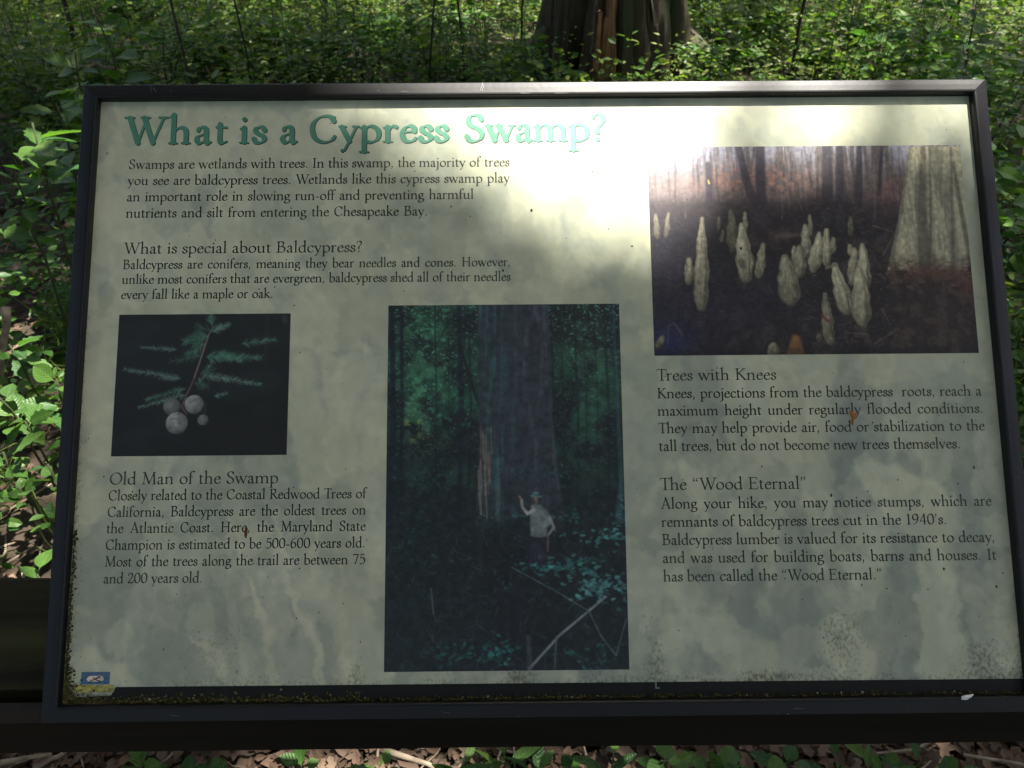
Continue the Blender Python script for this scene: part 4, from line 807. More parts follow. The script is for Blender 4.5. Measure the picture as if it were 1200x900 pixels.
o = sc.build('scratch_marks', flat_mat('bare_scratch', (0.35, 0.36, 0.38), .5), sign); o['kind'] = 'stuff'

# ------------------------------------------------------------------ THE RAIL
rail = empty('wooden_rail', (0, 0.5, 0)); tag(rail, 'dark mossy wooden rail that carries the sign, its flat cap board showing at the left', 'rail')
def plank(name, c, sz, mat, tilt=0):
    mb = MB(); n = 30; L_, wy, hz = sz; c = Vector(c)
    V = []; F = []
    for i in range(n + 1):
        x = -L_ / 2 + L_ * i / n
        for (a, b) in [(-1, -1), (-1, .86), (-.93, 1), (.93, 1), (1, .86), (1, -1)]:
            V.append((c.x + x, c.y + a * wy / 2 + random.gauss(0, .0006), c.z + b * hz / 2 + random.gauss(0, .0005)))
    for i in range(n):
        for j in range(6): F.append((i * 6 + j, i * 6 + (j + 1) % 6, (i + 1) * 6 + (j + 1) % 6, (i + 1) * 6 + j))
    F += [(5, 4, 3, 2, 1, 0), tuple(n * 6 + j for j in range(6))]
    mb.add(V, F); o = mb.build(name, mat, rail); return o
def rl(o): o.location = -Vector(rail.location); return o
rl(plank('cap_board', (0, 0.514, 0.775), (5.0, 0.138, 0.038), M['wood']))
b_ = rl(plank('front_beam', (0, 0.421, 0.7635), (5.0, 0.022, 0.053), M['beam']))
rl(plank('rear_beam', (0, 0.565, 0.70), (5.0, 0.036, 0.09), M['beam']))
for sx in (-1.9, 1.9):
    pm = MB(); pm.box((sx, 0.495, 0.31), (0.089, 0.089, 0.86)); o = pm.build('post', M['wood'], rail); o.location = -Vector(rail.location); bevel(o)

# ------------------------------------------------------------------ GROUND
def ground_h(x, y):
    return 0.03 * np.sin(x * 1.1 + 1) * np.cos(y * 0.8) + 0.02 * np.sin(x * 2.7 + y * 1.9) + 0.012 * np.sin(x * 7.1) * np.sin(y * 6.3 + 1) - 0.03
gx = np.concatenate([-np.geomspace(7, 400, 22)[::-1], np.linspace(-6.9, 6.9, 150), np.geomspace(7, 400, 22)])
gy = np.concatenate([-np.geomspace(2, 400, 24)[::-1], np.linspace(-1.9, 11.9, 150), np.geomspace(12, 400, 22)])
GX, GY = np.meshgrid(gx, gy); far_ = np.clip(1 - (np.hypot(GX, GY - 5) - 10) / 20, 0, 1)
GZ = ground_h(GX, GY) * far_ + (vnoise(len(gy), len(gx), 3, 77, 3) - 0.5) * 0.03 * far_
V = np.stack([GX.ravel(), GY.ravel(), GZ.ravel()], 1); nxg = len(gx); i = np.arange((len(gy) - 1) * nxg).reshape(len(gy) - 1, nxg)[:, :-1].ravel()
g = link('ground', np_mesh('ground', V, [np.stack([i, i + 1, i + nxg + 1, i + nxg], 1)], M['ground'], True)); tag(g, 'dark forest floor of soil and leaf litter', kind='structure')

# ------------------------------------------------------------------ leaves in bulk
def unit(a): return a / (np.linalg.norm(a, axis=1, keepdims=True) + 1e-9)
T_SMALL = (np.array([(0, 0, 0), (.35, .26, .05), (.35, -.26, .05), (.72, .2, .03), (.72, -.2, .03), (1, 0, -.08), (.5, 0, -.03)]),
           np.array([(0, 6, 1), (0, 2, 6), (6, 3, 1), (6, 2, 4), (6, 5, 3), (6, 4, 5)]))
T_CARD = (np.array([(0, 0, 0), (.5, .34, .06), (1, 0, -.05), (.5, -.34, .06)]), np.array([(0, 3, 1), (3, 2, 1)]))
T_NARROW = (np.array([(0, 0, 0), (.4, .12, .02), (.4, -.12, .02), (1, 0, -.12)]), np.array([(0, 2, 1), (1, 2, 3)]))
T_LOBE = (np.array([(0, 0, 0), (.18, .22, .03), (.32, .10, 0), (.5, .36, .08), (.62, .14, .02), (.82, .2, 0), (1, 0, -.1), (.82, -.2, 0), (.62, -.14, .02), (.5, -.36, .08), (.32, -.10, 0), (.18, -.22, .03), (.5, 0, -.02)]),
          np.array([(12, i, (i + 1) % 12) for i in range(12)]))
def leaves(name, P, D, N, size, mat, tmpl=T_SMALL, wid=1.0, parent=None):
    D = unit(D); N = unit(N - D * (N * D).sum(1, keepdims=True)); B = np.cross(N, D)
    t, f = tmpl; n = len(P); size = np.asarray(size)[:, None, None]
    V = P[:, None, :] + size * (t[None, :, 0:1] * D[:, None, :] + wid * t[None, :, 1:2] * B[:, None, :] + t[None, :, 2:3] * N[:, None, :])
    F = (f[None] + (np.arange(n) * len(t))[:, None, None]).reshape(-1, 3)
    return link(name, np_mesh(name, V.reshape(-1, 3), [F], mat), parent)

def rdir(n, up=0.0, s=1.0):
    a = rng.random(n) * 2 * np.pi; return np.stack([np.cos(a), np.sin(a), np.full(n, up) + s * (rng.random(n) - .5)], 1)

def sprigs(centers, hts, per, size, spread):
    """leaves set round thin upright stems"""
    n = len(centers); idx = np.repeat(np.arange(n), per); k = len(idx); t = 0.15 + 0.85 * rng.random(k) ** 0.8
    lean = rng.normal(0, .22, (n, 2)); h = hts[idx] * t
    P = np.stack([centers[idx, 0] + lean[idx, 0] * h, centers[idx, 1] + lean[idx, 1] * h, centers[idx, 2] + h], 1)
    D = rdir(k, 0.1, .7); P += D * spread * (rng.random((k, 1))) * (1.05 - 0.5 * t[:, None])
    N = np.stack([rng.normal(0, .85, k), rng.normal(0, .85, k) - .25, np.ones(k)], 1)
    return P, D, N, size * (0.55 + 0.8 * rng.random(k))

TREE = at(724, 96, z=0.0)
def clear_of(x, y, pad=0.0): return np.hypot(x - TREE.x, y - TREE.y - .1) > 0.62 + pad

# low herb layer: more on the left and right where the picture shows it
def scatter(n, x0, x1, y0, y1, clump=1.2, thr=0.0, seed=1, keep=None):
    r = np.random.default_rng(seed); x = x0 + (x1 - x0) * r.random(n); y = y0 + (y1 - y0) * r.random(n)
    c = np.sin(x * 2.1 / clump + 1.3 * np.sin(y * 1.7 / clump)) * np.cos(y * 2.6 / clump + seed) + 0.6 * np.sin(x * 5.3 + y * 3.1)
    m_ = (c > thr - 0.9 * r.random(n)) & clear_of(x, y)
    if keep is not None: m_ &= keep(x, y)
    x, y = x[m_], y[m_]; return np.stack([x, y, ground_h(x, y)], 1)

C_ = scatter(3800, -4.5, 5.0, 3.0, 9.5, seed=3); C_ = C_[np.abs(C_[:, 0]) < 0.75 * C_[:, 1] + .9]
hs = 0.12 + 0.42 * rng.random(len(C_)) ** 1.4 * np.clip(C_[:, 1] / 6, .5, 1.3)
P, D, N, s_ = sprigs(C_, hs, 22, 0.052, 0.12)
o = leaves('undergrowth', P, D, N, s_, M['herb']); tag(o, 'dense low leafy undergrowth on the forest floor behind the sign', 'undergrowth', kind='stuff')
C_ = scatter(1500, -4.5, 5.0, 3.4, 9.5, seed=8); C_ = C_[np.abs(C_[:, 0]) < 0.75 * C_[:, 1] + .9]
P, D, N, s_ = sprigs(C_, 0.10 + .5 * rng.random(len(C_)), 46, 0.034, 0.17)
o = leaves('fine_foliage', P, D, N + rng.normal(0, .25, N.shape), s_, M['grass'], T_NARROW, 1.6); tag(o, 'fine feathery leaf sprays between the shrubs of the understory', 'undergrowth', kind='stuff')
C_ = np.concatenate([scatter(750, -2.6, -.75, 2.0, 4.2, seed=15, thr=-.3), scatter(520, -2.4, -.45, .9, 3.4, seed=5, thr=.15), scatter(520, .8, 2.6, 1.0, 3.6, seed=6, thr=-.3)])
P, D, N, s_ = sprigs(C_, 0.05 + 0.22 * rng.random(len(C_)) ** 1.5, 11, 0.042, 0.06)
o = leaves('ground_cover', P, D, N, s_, M['leaf']); tag(o, 'small green ground cover leaves either side of the sign', 'ground cover', kind='stuff')

# upright weed stems
sm_ = MB(); rt = random.Random(12)
for _ in range(900):
    x = rt.uniform(-4.2, 4.6); y = rt.uniform(3.6, 9.0)
    if abs(x) > .75 * y + .6 or not clear_of(x, y): continue
    z = float(ground_h(x, y)); h = rt.uniform(.25, 1.0); lx, ly = rt.gauss(0, .13), rt.gauss(0, .1)
    sm_.tube([(x, y, z), (x + lx * h * .4, y + ly * h * .4, z + h * .5), (x + lx * h * 1.3, y + ly * h * 1.3, z + h)], (rt.uniform(.002, .005), .002, .001), 4)
o = sm_.build('weed_stems', M['stem']); tag(o, 'thin upright weed stems rising through the undergrowth', 'undergrowth', kind='stuff')

# grass blades
def blades(name, C, per, L_, label):
    n = len(C); idx = np.repeat(np.arange(n), per); k = len(idx); a = rng.random(k) * 2 * np.pi; d = np.stack([np.cos(a), np.sin(a)], 1); Lk = L_ * (.5 + .7 * rng.random(k)); bend = .35 + .6 * rng.random(k)
    base = C[idx] + np.concatenate([rng.normal(0, .02, (k, 2)), np.zeros((k, 1))], 1); V = []; wv = .0022 + .002 * rng.random(k); pr = np.stack([-d[:, 1], d[:, 0], 0 * a], 1)
    ts = [0, .35, .7, 1]
    for t in ts:
        o_ = np.concatenate([d * (Lk * bend * t * t)[:, None], (Lk * (t - .45 * bend * t * t))[:, None]], 1); c = base + o_
        V.append(c - pr * (wv * (1 - .85 * t))[:, None]); V.append(c + pr * (wv * (1 - .85 * t))[:, None])
    V = np.stack(V, 1).reshape(-1, 3); b = np.arange(k)[:, None] * 8; F = np.concatenate([b + np.array([[0, 1, 3, 2]]), b + np.array([[2, 3, 5, 4]]), b + np.array([[4, 5, 7, 6]])])
    return tag(link(name, np_mesh(name, V, [F], M['grass'])), label, 'grass', kind='stuff')
blades('grass', np.concatenate([scatter(90, -1.5, -.5, .9, 2.6, seed=11), scatter(240, -3, 3.5, 3.2, 7, seed=12), scatter(60, .8, 1.6, 1, 3, seed=13)]), 9, .24, 'thin arching grass blades among the plants')

# dry litter
def litter(n, x0, x1, y0, y1, seed, size=.05):
    r = np.random.default_rng(seed); x = x0 + (x1 - x0) * r.random(n); y = y0 + (y1 - y0) * r.random(n); m_ = clear_of(x, y, -.15); x, y = x[m_], y[m_]; n = len(x)
    P = np.stack([x, y, ground_h(x, y) + .004 + .022 * r.random(n)], 1); a = r.random(n) * 6.3; D = np.stack([np.cos(a), np.sin(a), r.normal(0, .25, n)], 1)
    N = np.stack([r.normal(0, .35, n), r.normal(0, .35, n), np.ones(n)], 1); return P, D, N, size * (.5 + .9 * r.random(n))
A = [litter(7000, -1.3, 1.2, .62, 1.25, 1, .042), litter(1500, -3, -.4, 1.1, 3.4, 2, .04), litter(2600, -5, 5, 3, 10, 3, .06), litter(1400, .7, 2.6, .8, 3.4, 4, .05)]
P, D, N, s_ = [np.concatenate(q) for q in zip(*A)]; half = rng.random(len(P)) < .5
o = leaves('leaf_litter', P[half], D[half], N[half], s_[half], M['litter'], T_LOBE); tag(o, 'brown and tan dead leaves covering the ground', 'leaf litter', kind='stuff')
o = leaves('leaf_litter', P[~half], D[~half], N[~half], s_[~half], M['litter'], T_SMALL); tag(o, 'curled dry leaf litter lying between the plants', 'leaf litter', kind='stuff')
tw = MB(); rt = random.Random(6)
for _ in range(520):
    if rt.random() < .55: x, y = rt.uniform(-1.5, 1.3), rt.uniform(.65, 1.5)
    else: x, y = rt.uniform(-4, 4), rt.uniform(1, 8)
    if not clear_of(x, y): continue
    a = rt.random() * 6.3; l = rt.uniform(.04, .22); z = float(ground_h(x, y)) + .015; r_ = rt.uniform(.0012, .0035)
    tw.tube([(x, y, z), (x + math.cos(a) * l * .5, y + math.sin(a) * l * .5, z + rt.uniform(0, .02)), (x + math.cos(a + .2) * l, y + math.sin(a + .2) * l, z + rt.uniform(-.005, .03))], (r_, r_, r_ * .6), 5)
o = tw.build('fallen_twigs', M['stick']); tag(o, 'thin pale fallen twigs scattered through the leaf litter', 'twigs', kind='stuff')

# ------------------------------------------------------------------ fallen sticks one can single out
def stick(name, pts, r, label, mat='stick', bends=.006):
    pts = [Vector(p) for p in pts]; Q = []
    for a, b in zip(pts[:-1], pts[1:]):
        for t in (0, .25, .5, .75): Q.append(a.lerp(b, t) + Vector([random.gauss(0, bends) for _ in range(3)]))
    Q.append(pts[-1]); rad = [r * (1 - .5 * i / len(Q)) * random.uniform(.85, 1.1) for i in range(len(Q))]
    base = Q[0].copy(); mb = MB(); mb.tube([q - base for q in Q], rad, 8); o = mb.build(name, M[mat], None, True); o.location = base; return tag(o, label, 'stick')
def gp(px, py, up=.02): return at(px, py, z=up)
stick('fallen_stick', [gp(-60, 905, .04), gp(60, 884, .05)], .007, 'pale dead stick on the ground at the bottom left corner, upper of two', bends=.002)
stick('fallen_stick', [gp(40, 902, .03), gp(78, 880, .04)], .006, 'short pale dead stick crossing under the beam in the bottom left corner', bends=.002)
stick('fallen_stick', [gp(452, 880, .03), gp(520, 906, .03)], .008, 'brown fallen stick lying under the middle of the rail', bends=.002)
stick('fallen_stick', [gp(530, 910, .03), gp(552, 878, .05)], .005, 'thin twig leaning beside the brown stick under the rail', bends=.002)
stick('fallen_stick', [gp(1128, 882, .04), gp(1240, 905, .04)], .004, 'long thin twig on dark ground in the bottom right corner', bends=.002)
stick('fallen_branch', [at(76, 77, Y=4.3), at(112, 78, Y=4.35), at(146, 83, Y=4.4)], .014, 'broken tan branch lying level above the top left corner of the sign')
stick('fallen_stick', [at(8, 362, Y=1.75), at(2, 440, Y=1.7)], .012, 'upright pale broken stalk at the left edge of the photo', bends=.003)

# ------------------------------------------------------------------ the big cypress
def noise1(x, s): return math.sin(x * s) * .5 + math.sin(x * s * 2.3 + 1) * .3 + math.sin(x * s * 4.9 + 2) * .2
cyp = empty('cypress_tree', TREE + Vector((0, .35, -.05))); tag(cyp, 'huge fluted cypress trunk with orange exposed wood rising behind the sign', 'tree')
na, nz = 160, 70; V = []; F = []
for iz in range(nz + 1):
    z = 13.0 * (iz / nz) ** 2.1; fl = math.exp(-z / .75)
    for ia in range(na):
        a = 2 * math.pi * ia / na
        lob = abs(math.sin(a * 4.5 + .6 + .5 * math.sin(a * 3) + .3 * math.sin(z * 1.6 + a * 2)))
        lob = 1 - (1 - lob) ** 2
        r = .31 + .17 * fl - .01 * z; r *= 1 - (.2 + .3 * fl) * (1 - lob); r += .014 * noise1(a * 3 + z * .9, 3.1) + .02 * noise1(z * 2 + a, 2.3) + .007 * math.sin(a * 40 + z * 3 + 2 * math.sin(z * 4)) + .008 * math.sin(a * 71 - z * 5) + .01 * math.sin(z * 9 + a * 6)
        V.append((math.cos(a) * r * 1.12, math.sin(a) * r, z))
for iz in range(nz):
    for ia in range(na): a2 = (ia + 1) % na; F.append((iz * na + ia, iz * na + a2, (iz + 1) * na + a2, (iz + 1) * na + ia))
mb = MB(); mb.add(V, F); mb.build('trunk', M['bark'], cyp, True)
tr0 = Vector(cyp.location)
def strip(px0, px1, yb, yt, Y, mat, th, name, wob=.01):
    """a long sliver of wood standing on the trunk's face"""
    pts = []; n = 9; V = []; F = []
    pb0, pt0 = at(px0, yb, Y=Y), at(px1, yt, Y=Y - .02); d = pt0 - pb0; w0 = th
    for i in range(n):
        t = i / (n - 1); c = pb0 + d * t - tr0; ww = w0 * (1 - .35 * t) * random.uniform(.8, 1.15); dp = max(.03, th * .9) * random.uniform(.8, 1.15)
        for (a, b) in [(-1, 0), (-.5, -1), (.5, -.8), (1, 0), (0, 1.6)]: V.append((c.x + a * ww + random.gauss(0, wob * .3), c.y + b * dp, c.z))
    for i in range(n - 1):
        for j in range(5): F.append((i * 5 + j, i * 5 + (j + 1) % 5, (i + 1) * 5 + (j + 1) % 5, (i + 1) * 5 + j))
    F += [(4, 3, 2, 1, 0), tuple((n - 1) * 5 + j for j in range(5))]
    m_ = MB(); m_.add(V, F); return m_.build(name, mat, cyp)
Yt = TREE.y - .24
for a in [(699, 703, 82, 14), (706, 711, 92, 20), (712, 717, 90, -30)]: strip(a[0], a[1], a[2], a[3], Yt, M['rot'], .028, 'wood_sliver')
strip(718, 719, 98, -60, Yt - .01, M['rot'], .022, 'wood_sliver'); 
for a in [(733, 735, 98, -60, .05), (694, 699, 62, -10, .012), (776, 758, 84, -30, .014), (764, 752, 60, -50, .012)]: strip(a[0], a[1], a[2], a[3], Yt, M['bark'], a[4], 'bark_ridge')
# surface roots
for (a, l) in [(-.1, .8), (.7, .8), (3.3, .8), (2.4, .9)]:
    m_ = MB(); m_.tube([(math.cos(a) * .4, math.sin(a) * .4, .22), (math.cos(a) * .65, math.sin(a) * .65, .07), (math.cos(a + .2) * (.65 + l * .4), math.sin(a + .2) * (.65 + l * .4), .03), (math.cos(a + .1) * (.65 + l), math.sin(a + .1) * (.65 + l), -.04)], (.12, .08, .05, .03), 10); m_.build('root', M['bark'], cyp, True)

# ------------------------------------------------------------------ single leaves for the plants near by
def big_leaf(name, L_, wd, mat, lobes=0, curl=.18):
    n = 9; V = []; F = []
    V.append((0, 0, 0))
    prof = [0, .55, .85, 1, .97, .86, .66, .36, 0]
    for i in range(n):
        t = i / (n - 1); x = .12 * L_ + .88 * L_ * t; ww = wd * prof[i] * (1 + (.18 * (1 if i % 2 else -1) if lobes and 0 < i < 8 else 0)); z = -curl * L_ * t * t
        V += [(x, ww, z + .18 * ww), (x, ww * .5, z + .05 * ww), (x, 0, z - .02 * L_), (x, -ww * .5, z + .05 * ww), (x, -ww, z + .18 * ww)]
    for i in range(n - 1):
        for j in range(4): b = 1 + i * 5 + j; F.append((b, b + 5, b + 6, b + 1))
    V += [(.12 * L_, .0012, 0.0), (.12 * L_, -.0012, 0.0)]; F.append((0, len(V) - 1, len(V) - 2))
    m_ = MB(); m_.add(V, F); return m_.mesh(name, mat, True)
LM = [big_leaf('leaf', .075, .021, M['leaf_near']), big_leaf('leaf', .062, .024, M['leaf_near'], 0, .3), big_leaf('leaf', .085, .019, M['leaf_near'], 1, .1), big_leaf('leaf', .055, .016, M['leaf_near'], 0, .05), big_leaf('leaf', .05, .022, M['leaf_near'], 0, .15)]
LONG = [big_leaf('leaf', .12, .015, M['leaf_near'], 0, .35), big_leaf('leaf', .10, .017, M['leaf_near'], 0, .25)]

def plant(name, base, h, n, meshes, scale, label, cat='plant', group=None, lean=(0, 0), tier=None, leaf_up=.25, spread=.05, mat='stem'):
    """thin stem with leaves set alternately, each leaf an object"""
    t_ = empty(name, base); tag(t_, label, cat, group); lean = Vector((lean[0], lean[1], 0)); k = 7
    pts = [Vector((0, 0, -.02)) + Vector((0, 0, h + .02)) * (i / k) + lean * h * (i / k) ** 1.6 + Vector((random.gauss(0, .004), random.gauss(0, .004), 0)) for i in range(k + 1)]
    m_ = MB(); m_.tube(pts, [.0035 * scale * (1 - .6 * i / k) + .0008 for i in range(k + 1)], 6); m_.build('stem', M[mat], t_, True)
    a = random.random() * 6
    for i in range(n):
        t = (.25 + .75 * (i + .5) / n) if tier is None else tier + (1 - tier) * random.random(); t = min(t, .999); a += 2.4
        f = t * k; p = pts[int(f)].lerp(pts[min(int(f) + 1, k)], f - int(f)); out = Vector((math.cos(a), math.sin(a), 0)); p = p + out * spread * random.random() * (1.2 - t)
        me = random.choice(meshes); o = link('leaf', me, t_); o.location = p + Vector((0, 0, .004))
        s = scale * random.uniform(.65, 1.15); o.scale = (s, s, s); o.rotation_euler = (random.gauss(0, .3), -leaf_up + random.gauss(0, .3), a)
    return t_
random.seed(21)
# left of the frame, upper cluster
PL = [
 ('leafy_shrub', (18, 150), 2.35, .30, 20, LM[:3], 1.55, 'broad-leaved shrub with bright scalloped leaves beside the upper left frame corner'),
 ('leafy_shrub', (48, 122), 2.6, .35, 18, LM[:3], 1.5, 'leafy shrub in half shade just left of the top left frame corner'),
 ('leafy_shrub', (55, 60), 3.0, .35, 20, LM[:2], 1.6, 'shaded broad-leaved shrub at the top left of the photo'),
 ('leafy_shrub', (118, 20), 3.0, .40, 16, LM[:3], 1.6, 'shrub with one pale sunlit leaf above the left part of the sign title'),
 ('sapling', (252, 78), 3.4, .28, 6, LM[:2], 1.4, 'small seedling with one bright oval leaf above the frame over the word What'),
 ('leafy_shrub', (8, 205), 2.2, .22, 14, LM[1:4], 1.3, 'low dark shrub at the left edge beside the sign heading'),
 ('seedling', (28, 400), 1.62, .12, 9, LM[1:], .85, 'low green seedling with round leaves left of the cone photo'),
 ('seedling', (48, 440), 1.5, .10, 10, LM[:3], .95, 'sunlit seedling with pointed leaves touching the frame left of the cone photo'),
 ('seedling', (12, 455), 1.46, .11, 9, LM[:3], 1.0, 'large-leaved seedling at the left photo edge level with the cone photo'),
 ('seedling', (40, 500), 1.36, .09, 10, LM[:3], .95, 'bright seedling left of the lower edge of the cone photo'),
 ('seedling', (8, 525), 1.32, .09, 9, [LM[0], LM[2]], 1.0, 'broad seedling at the left edge beside the Old Man heading'),
 ('seedling', (52, 545), 1.27, .07, 8, LM[3:], .8, 'small rounded seedling against the left frame bar by the Old Man heading'),
 ('seedling', (22, 572), 1.22, .06, 9, LM[3:], .8, 'round-leaved seedling low at the left edge above the cap board'),
 ('seedling', (44, 605), 1.16, .05, 8, LM[3:], .75, 'tiny seedling near the frame just above the cap board'),
 ('seedling', (47, 668), 1.06, .06, 5, LM[:1], .9, 'single bright leaf plant peeping over the cap board by the frame'),
]
for nm, (px, py), Y, h, n, ms_, sc_, lab in PL:
    top = at(px, py, Y=Y); base = (top.x, Y, float(ground_h(top.x, Y)))
    hh = max(top.z - base[2], .05)
    plant(nm, base, hh, n, ms_, sc_, lab, nm.replace('_', ' ').split()[-1], tier=max(.1, 1 - h / hh) if h < hh else None, lean=(random.gauss(0, .05), random.gauss(0, .05)))
# under the rail along the bottom edge
BT = [(155, 'LM'), (350, 'LM'), (545, 'LONG'), (590, 'LONG'), (630, 'LONG'), (672, 'LM'), (715, 'LONG'), (845, 'LM'), (870, 'LM'), (925, 'LM'), (985, 'LONG'), (1020, 'LONG'), (1080, 'LONG'), (1128, 'LM'), (450, 'LM'), (230, 'LM'), (1040, 'LM'), (780, 'LM')]
names_bt = {155: 'flat green lobed seedling on litter below the left end of the sign', 350: 'low plant between twigs under the rail left of centre', 545: 'long-leaved plant under the rail near the leaning twig', 590: 'narrow-leaved plant below the tall forest photo', 630: 'upright narrow-leaved plant under the right half of the forest photo',
 672: 'small bright plant below the lower right corner of the forest photo', 715: 'dark long-leaved plant under the rail right of the forest photo', 845: 'oval-leaved seedling under the rail below the right column', 870: 'pale green oval-leaved seedling beside the dark gap below the right column', 925: 'two-leaved light seedling below the words Wood Eternal',
 985: 'grassy long-leaved plant in sun under the right part of the rail', 1020: 'broad lance-leaved plant beside a twig under the right part of the rail', 1080: 'single upright strap leaf plant under the right part of the rail', 1128: 'light green leaf hanging below the beam near the bottom right corner', 450: 'small sprout beside the brown stick under the rail',
 230: 'tiny sprout on sunlit litter under the left part of the rail', 1040: 'small leafy sprout among tan litter at the right of the bottom edge', 780: 'low sprout in the shade under the rail right of centre'}
for px, kd in BT:
    p = at(px, 893 + random.uniform(-3, 12), z=.09); base = (p.x, p.y, float(ground_h(p.x, p.y)))
    plant('seedling', base, .07 + .03 * random.random(), 8 if kd == 'LM' else 7, LM[1:] if kd == 'LM' else LONG, .78, names_bt[px], 'seedling', spread=.03, leaf_up=.1)

# ------------------------------------------------------------------ understory shrubs behind the sign
def foliage_shrub(name, base, h, wd, n, size, label, group, cat='shrub', tm=T_SMALL, mat='leaf', stems=4):
    t_ = empty(name, base); tag(t_, label, cat, group); m_ = MB(); tips = []
    for k in range(stems):
        a = random.random() * 6.3; r_ = wd * random.uniform(.3, 1); p = [Vector((0, 0, -.03)), Vector((math.cos(a) * r_ * .3, math.sin(a) * r_ * .3, h * .45)), Vector((math.cos(a) * r_, math.sin(a) * r_, h * random.uniform(.75, 1)))]
        m_.tube(p, (.006, .004, .0015), 5); tips.append(p)
    m_.build('stem', M['twig'], t_, True)
    T_ = np.array([[list(q) for q in p] for p in tips]); idx = rng.integers(0, stems, n); t = rng.random(n) ** .7; seg = (t > .5).astype(int); tt = t * 2 - seg
    P = T_[idx, seg] * (1 - tt)[:, None] + T_[idx, seg + 1] * tt[:, None]; D = rdir(n, .05, .6); P = P + D * (wd * .45) * rng.random((n, 1)); P[:, 2] = np.maximum(P[:, 2], .03)
    N = np.stack([rng.normal(0, .75, n), rng.normal(0, .75, n) - .25, np.ones(n)], 1)
    leaves('foliage', P, D, N, size * (.6 + .7 * rng.random(n)), M[mat], tm, 1.0, t_)['kind'] = 'stuff'
    return t_
SH = [ # photo x, depth, height of top px, count, leaf size, label
 (20, 4.2, 15, 'dark leafy shrub filling the top left corner'), (90, 4.6, 30, 'shaded shrub between the top left corner and the broken branch'), (170, 4.8, 8, 'dark green shrub above the word What of the title'), (240, 5.2, 20, 'mottled shrub left of the first thin stem above the frame'),
 (300, 5.6, 5, 'sun-flecked shrub above the title word Cypress, left part'), (355, 5.2, 30, 'low shrub with light tips above the title word Cypress'), (420, 5.0, 25, 'shrub with bright yellow-green leaves above the end of Cypress'), (455, 5.6, 2, 'pale green shrub between the title words Cypress and Swamp'),
 (510, 6.0, 5, 'light shrub in the sun left of the dark sapling'), (560, 5.0, 45, 'dark fern-like shrub left of the big trunk'), (600, 4.5, 50, 'low shaded shrub reaching across the foot of the dark sapling'), (655, 4.4, 62, 'dark spreading plant in front of the left side of the big trunk'),
 (835, 5.2, 40, 'shaded shrub immediately right of the big trunk'), (870, 5.8, 0, 'bright shrub with many stems right of the big trunk'), (925, 6.2, 5, 'sunny yellow-green shrub above the cypress knees photo'), (965, 5.3, 55, 'low shrub touching the frame above the knees photo'),
 (1015, 5.8, 10, 'light green shrub above the upper right part of the sheet'), (1060, 5.0, 25, 'broad bright shrub near the top right corner of the frame'), (1110, 5.2, 2, 'tall green shrub just left of the frame top right corner'), (1160, 4.2, 10, 'lush green shrub in the top right corner of the photo'),
 (1195, 3.4, 60, 'leafy shrub at the right photo edge level with the frame top'), (1195, 2.7, 180, 'dim shrub right of the frame beside the knees photo'), (1190, 2.2, 330, 'dark low shrub right of the frame level with the pale printed trunk'), (1200, 1.9, 470, 'low dark plant right of the frame beside the Trees with Knees text'),
 (790, 6.5, -10, 'light shrub seen behind the right flank of the big trunk'), (380, 6.8, -25, 'pale sunlit shrub far back above the title word Cypress'), (980, 7.2, -25, 'sunlit shrub far back between the trunk and the top right corner'), (130, 6.6, -20, 'light-speckled shrub far back near the top left')]
random.seed(5)
for k_, (px, Y, py, lab) in enumerate(SH):
    top = at(px, py, Y=Y); gz = float(ground_h(top.x, Y)); h = max(top.z - gz, .12)
    SZ = [(int(260 + 360 * min(h, 1)), .055), (int(110 + 130 * min(h, 1)), .10), (int(420 + 500 * min(h, 1)), .038), (int(180 + 200 * min(h, 1)), .075)]
    foliage_shrub('understory_shrub', (top.x, Y, gz), h, .24 + .25 * min(h, .8), *SZ[k_ % 4], lab, 'understory shrubs behind the sign', mat='leaf' if random.random() < .6 else 'herb')
# ranks further back, alike
for k in range(34):
    Y = 7.5 + 6.5 * random.random(); X = random.uniform(-.75, .75) * Y; gz = 0
    foliage_shrub('understory_shrub', (X, Y, gz), .7 + .9 * random.random(), .55, 420, .075, 'sunlit leafy bush deep in the forest behind the nearer shrubs', 'bushes deep in the forest', mat='herb', tm=T_CARD)

# thin saplings with dark stems
def sapling(px, Y, py_base, r, lean, label, h=3.4, n=160):
    b = at(px, py_base, Y=Y); gz = float(ground_h(b.x, Y)); t_ = empty('sapling', (b.x, Y, gz)); tag(t_, label, 'sapling', 'thin saplings behind the sign'); m_ = MB(); k = 9
    pts = [Vector((lean * h * i / k + random.gauss(0, .012), random.gauss(0, .02), -.03 + h * i / k)) for i in range(k + 1)]; m_.tube(pts, [r * (1 - .6 * i / k) for i in range(k + 1)], 8)
    for i in range(3, k): a = random.random() * 6.3; m_.tube([pts[i], pts[i] + Vector((math.cos(a) * .3, math.sin(a) * .3, .18))], (r * .35, r * .15), 5)
    m_.build('stem', M['twig'], t_, True)
    t = rng.random(n); P = np.stack([lean * h * t, 0 * t, h * (.35 + .65 * t)], 1); D = rdir(n, .1, .5); P += D * .45 * rng.random((n, 1)); N = np.stack([rng.normal(0, .3, n), rng.normal(0, .3, n), np.ones(n)], 1)
    leaves('foliage', P, D, N, .07 * (.6 + .6 * rng.random(n)), M['leaf'], T_SMALL, 1, t_)['kind'] = 'stuff'
